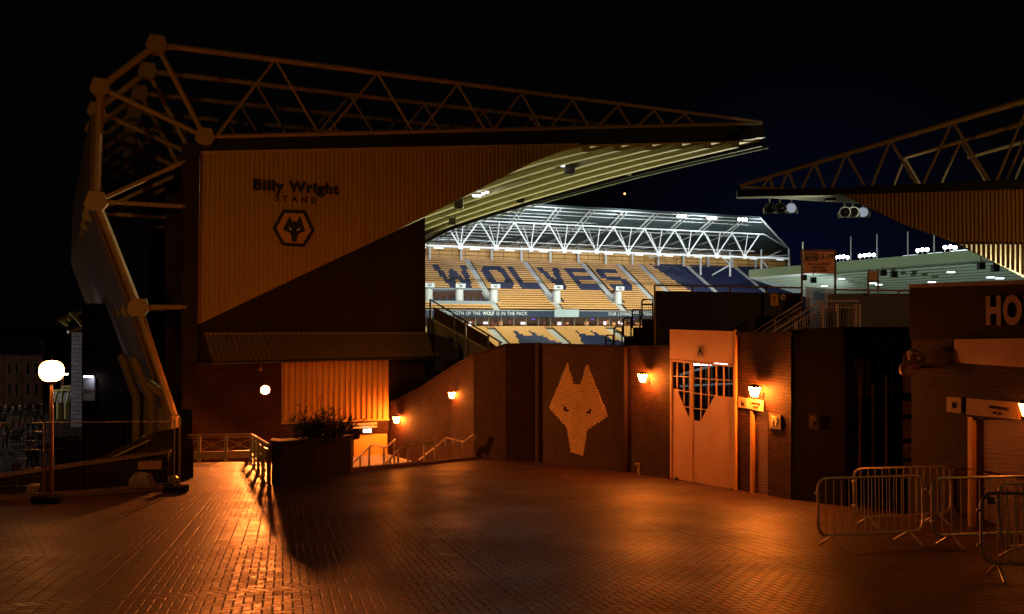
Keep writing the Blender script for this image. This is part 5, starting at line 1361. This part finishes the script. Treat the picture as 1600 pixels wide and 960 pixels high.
# parked car behind the tower foot
c0 = at(103, 672, 74); c0.z = 0
t = thing('parked_car', c0, 'dark parked car with a bright windscreen edge in front of the pale tower', 'car')
ux, uy = Vector((1,.15,0)).normalized(), Vector((-.15,1,0)).normalized()
def cp(x, y, z): return c0 + ux*x + uy*y + up*z
sec = [(-2.1,.35),(-2.15,.75),(-1.4,.92),(-.75,1.42),(.65,1.45),(1.35,.98),(2.1,.88),(2.15,.4)]
m = MB(); m.prism([cp(x,-.85,z) for x, z in sec], uy*1.7); m.build('body', mat('car_paint', (.03,.035,.05), .25, .3), t, bevel=.08)
m = MB(); m.prism([cp(x,-.87,z) for x, z in [(-1.25,.95),(-.7,1.35),(.6,1.38),(1.15,.98)]], uy*1.74); m.build('windows', mat('car_glass', (.02,.02,.03), .1), t)
for x in (-1.35, 1.35):
    for y in (-.8, .8):
        m = MB(); m.lathe(cp(x,y,.32), [(.32,-.1),(.32,.1)], 16, (ux, up, uy)); wh = m.build('wheel', BLACK, t); m = MB(); m.lathe(cp(x,y,.32), [(.18,-.12),(.18,.12)], 12, (ux, up, uy)); m.build('rim', GALV, wh)
m = MB(); m.box(cp(2.12,-.6,.7), (.1,.3,.15), (ux,uy,up)); m.build('headlight', mat('headlight_glass', (.7,.7,.7), .1), t)
m = MB(); m.box(cp(2.12,.6,.7), (.1,.3,.15), (ux,uy,up)); m.build('headlight', MATS['headlight_glass'], t)

# ------------------------------------------------------------------ people on the low ground at the left
def skin_mesh(joints, edges, root=0):
    me = bpy.data.meshes.new('fig'); me.from_pydata([j[:3] for j in joints], edges, [])
    o = bpy.data.objects.new('fig', me); COL.objects.link(o)
    sm = o.modifiers.new('s', 'SKIN'); ss = o.modifiers.new('d', 'SUBSURF'); ss.levels = 1; ss.render_levels = 1
    for i, j in enumerate(joints):
        sv = me.skin_vertices[0].data[i]; sv.radius = (j[3], j[4] if len(j) > 4 else j[3]); sv.use_root = (i == root)
    bpy.context.view_layer.update()
    out = bpy.data.meshes.new_from_object(o.evaluated_get(bpy.context.evaluated_depsgraph_get()))
    bpy.data.objects.remove(o)
    for p in out.polygons: p.use_smooth = True
    return out
def person_parts(stride, armf):
    s = stride
    J = [(0,0,.95,.15,.11),(0,0,1.18,.15,.10),(0,0,1.38,.18,.10),(0,0,1.50,.055),(0,0,1.60,.085,.10),(0,0,1.70,.075,.09),
         (-.10,0,.88,.09),(-.11,s*.5,.48,.065),(-.11,s*.9,.07,.045),(-.11,s*.9-.16,.04,.04),
         (.10,0,.88,.09),(.11,-s*.4,.48,.065),(.11,-s*.9,.07,.045),(.11,-s*.9-.16,.04,.04),
         (-.21,0,1.40,.06),(-.26,armf*.3,1.12,.045),(-.25,-armf,.90,.035),(-.25,-armf-.03,.80,.035),
         (.21,0,1.40,.06),(.26,-armf*.2,1.12,.045),(.25,-armf*1.2,.92,.035),(.25,-armf*1.2-.03,.82,.035)]
    E = [(0,1),(1,2),(2,3),(3,4),(4,5),(0,6),(6,7),(7,8),(8,9),(0,10),(10,11),(11,12),(12,13),(2,14),(14,15),(15,16),(16,17),(2,18),(18,19),(19,20),(20,21)]
    body = skin_mesh(J, E)
    g_ = lambda idx, k: [(J[i][0], J[i][1], J[i][2], J[i][3]*k, (J[i][4] if len(J[i]) > 4 else J[i][3])*k) for i in idx]
    jk = skin_mesh(g_([0,1,2,14,15,16,18,19,20],1.16), [(0,1),(1,2),(2,3),(3,4),(4,5),(2,6),(6,7),(7,8)])
    tr_ = skin_mesh(g_([0,6,7,8,10,11,12],1.14), [(0,1),(1,2),(2,3),(0,4),(4,5),(5,6)])
    hr = skin_mesh([(0,.02,1.66,.09,.10),(0,.03,1.73,.085,.09)], [(0,1)])
    return body, jk, tr_, hr
SKIN = mat('skin', (.45,.27,.19), .55); HAIR = mat('dark_hair', (.02,.014,.01), .6); TRS = mat('dark_trousers', (.02,.022,.03), .8)
variants = [person_parts(0, .05), person_parts(.2, .12), person_parts(-.16, -.1)]
JC = {'black': (.012,.012,.014), 'grey': (.07,.07,.08), 'hi-vis yellow': (.55,.6,.08), 'orange': (.75,.16,.03), 'blue': (.03,.06,.4), 'dark green': (.02,.05,.03), 'white': (.25,.25,.26), 'brown': (.09,.05,.03)}
def person(px, py, Y, v, jc, label, face, grp=True):
    p = at(px, py, Y); p.z = 0
    t = thing('person', p, label, 'person', 'people gathering on the low ground at the left' if grp else None); t.rotation_euler = (0,0,face)
    b, j, r_, h = variants[v]
    for nm, me, ma in (('body', b, SKIN), ('jacket', j, mat('jacket_'+jc.replace(' ','_'), JC[jc], .8)), ('trousers', r_, TRS), ('hair', h, HAIR)):
        o = bpy.data.objects.new(nm, me); COL.objects.link(o); o.parent = t
        if not me.materials: me.materials.append(ma)
        if nm == 'jacket':
            o.material_slots[0].link = 'OBJECT'; o.material_slots[0].material = ma
rnd = random.Random(21)
person(35, 0, 60, 0, 'black', 'lone figure in black jacket standing nearest, well in front of the crowd', .3, False)
person(55, 0, 66, 1, 'grey', 'person in grey jacket walking, left of a close pair', 1.2, False)
person(60.5, 0, 67, 2, 'black', 'person in black jacket in the close pair left of the lamp post', 2.8, False)
person(66, 0, 66, 1, 'dark green', 'person in dark green jacket nearest the lamp post base', 2.0, False)
person(110, 0, 67, 0, 'orange', 'steward in orange jacket by the plinth of the brick block', .2, False)
crowd = [(2,'orange'),(9,'orange'),(43,'orange'),(20,'hi-vis yellow'),(24,'hi-vis yellow'),(36,'blue')]
near = ['at the left edge','behind the left edge pair','right of the blue jacket','in the middle of the crowd','right of the first yellow jacket','between yellow and orange jackets']
for k, (px, jc) in enumerate(crowd): person(px, 0, 84+rnd.uniform(-2,2), k % 3, jc, 'person in %s jacket %s' % (jc, near[k]), rnd.uniform(0,6.2))
pos_w = ['far left','left','centre left','centre','centre right','right','far right']
k = 0
for row, Yr in enumerate((78, 88, 95, 101)):
    for c_i in range(7):
        px = 3 + c_i*11.5 + rnd.uniform(-3,3)
        if px > 78: continue
        jc = rnd.choice(['black','black','grey','brown','white','dark green','black']); k += 1
        person(px, 0, Yr+rnd.uniform(-2,2), k % 3, jc, 'person in %s jacket, %s of the %s row of the crowd' % (jc, pos_w[c_i], ('front','second','third','rear')[row]), rnd.uniform(0,6.2))
# low light on that ground and the tower: added unseen street lamps
for i, (x, y) in enumerate(((-62,70),(-66,96),(-50,66.5))):
    t = thing('added_street_lamp', Vector((x,y,0)), ('nearer','farthest','closest')[i] + ' added unseen white street lamp over the low ground at the left', 'street lamp')
    m = MB(); m.tube([Vector((x,y,0)), Vector((x,y,8)), Vector((x+1.2,y,8.3))], .09, 8); m.build('post', GALV, t)
    m = MB(); m.box(Vector((x+1.4,y,8.25)), (.6,.3,.12)); m.build('lamp_head', glow('street_white_%d' % i, (.85,.85,1), 15), t)
    if i < 2: light('POINT', 'lamp_light', Vector((x+1.4,y,7.9)), None, (600,450)[i], (1,.80,.72), .2, parent=t)
    else: light('SPOT', 'lamp_light', Vector((x+1.4,y,7.9)), TW_.hit(121,590), 1500, (.85,.82,1), .2, 60, t)  # added spot that lights the tower

# ------------------------------------------------------------------ added sodium street lamps outside the frame, lighting the gables and barriers
def added_mast_lamp(x, y, h, label, power, target, ang=110):
    t = thing('added_street_lamp', Vector((x,y,gz(x,y))), label, 'street lamp'); b = Vector((x,y,gz(x,y)))
    m = MB(); m.tube([b, b+up*h, b+up*(h+.3)+Vector((0,1,0))], [.10,.07,.05], 10); m.build('post', GALV, t, smooth=True)
    p = b+up*(h+.3)+Vector((0,1.3,0)); m = MB(); m.box(p, (.35,.7,.14)); m.build('lamp_head', BLKM, t)
    m = MB(); m.box(p-up*.10, (.25,.5,.05)); m.build('lamp_glass', glow('sodium_head_%d' % int(x), SOD, 60), t)
    light('SPOT', 'lamp_light', p-up*.2, target, power, SOD, .15, ang, t, .8)
added_mast_lamp(-22, 6, 8, 'tall sodium street lamp added left of the plaza', 4000, BW.hit(430,400), 75)
added_mast_lamp(20, -3, 9, 'sodium street lamp added behind the viewer at the right', 450, gnd(1400,770), 100)
fl = [o for o in bpy.data.objects if o.name == 'lamp_light' or o.name.startswith('lamp_light.')][-1].parent
light('SPOT', 'lamp_light', Vector((20,-1.6,gz(20,-3)+8.9)), PF.hit(1278,455), 3800, (1,.42,.16), .15, 26, fl, .6)  # added narrow spot for the seat sign and staircase
added_mast_lamp(40, 24, 9, 'tall sodium street lamp added beyond the gate building', 3500, SB.hit(1520,340), 60)

print('objects', len(bpy.data.objects))
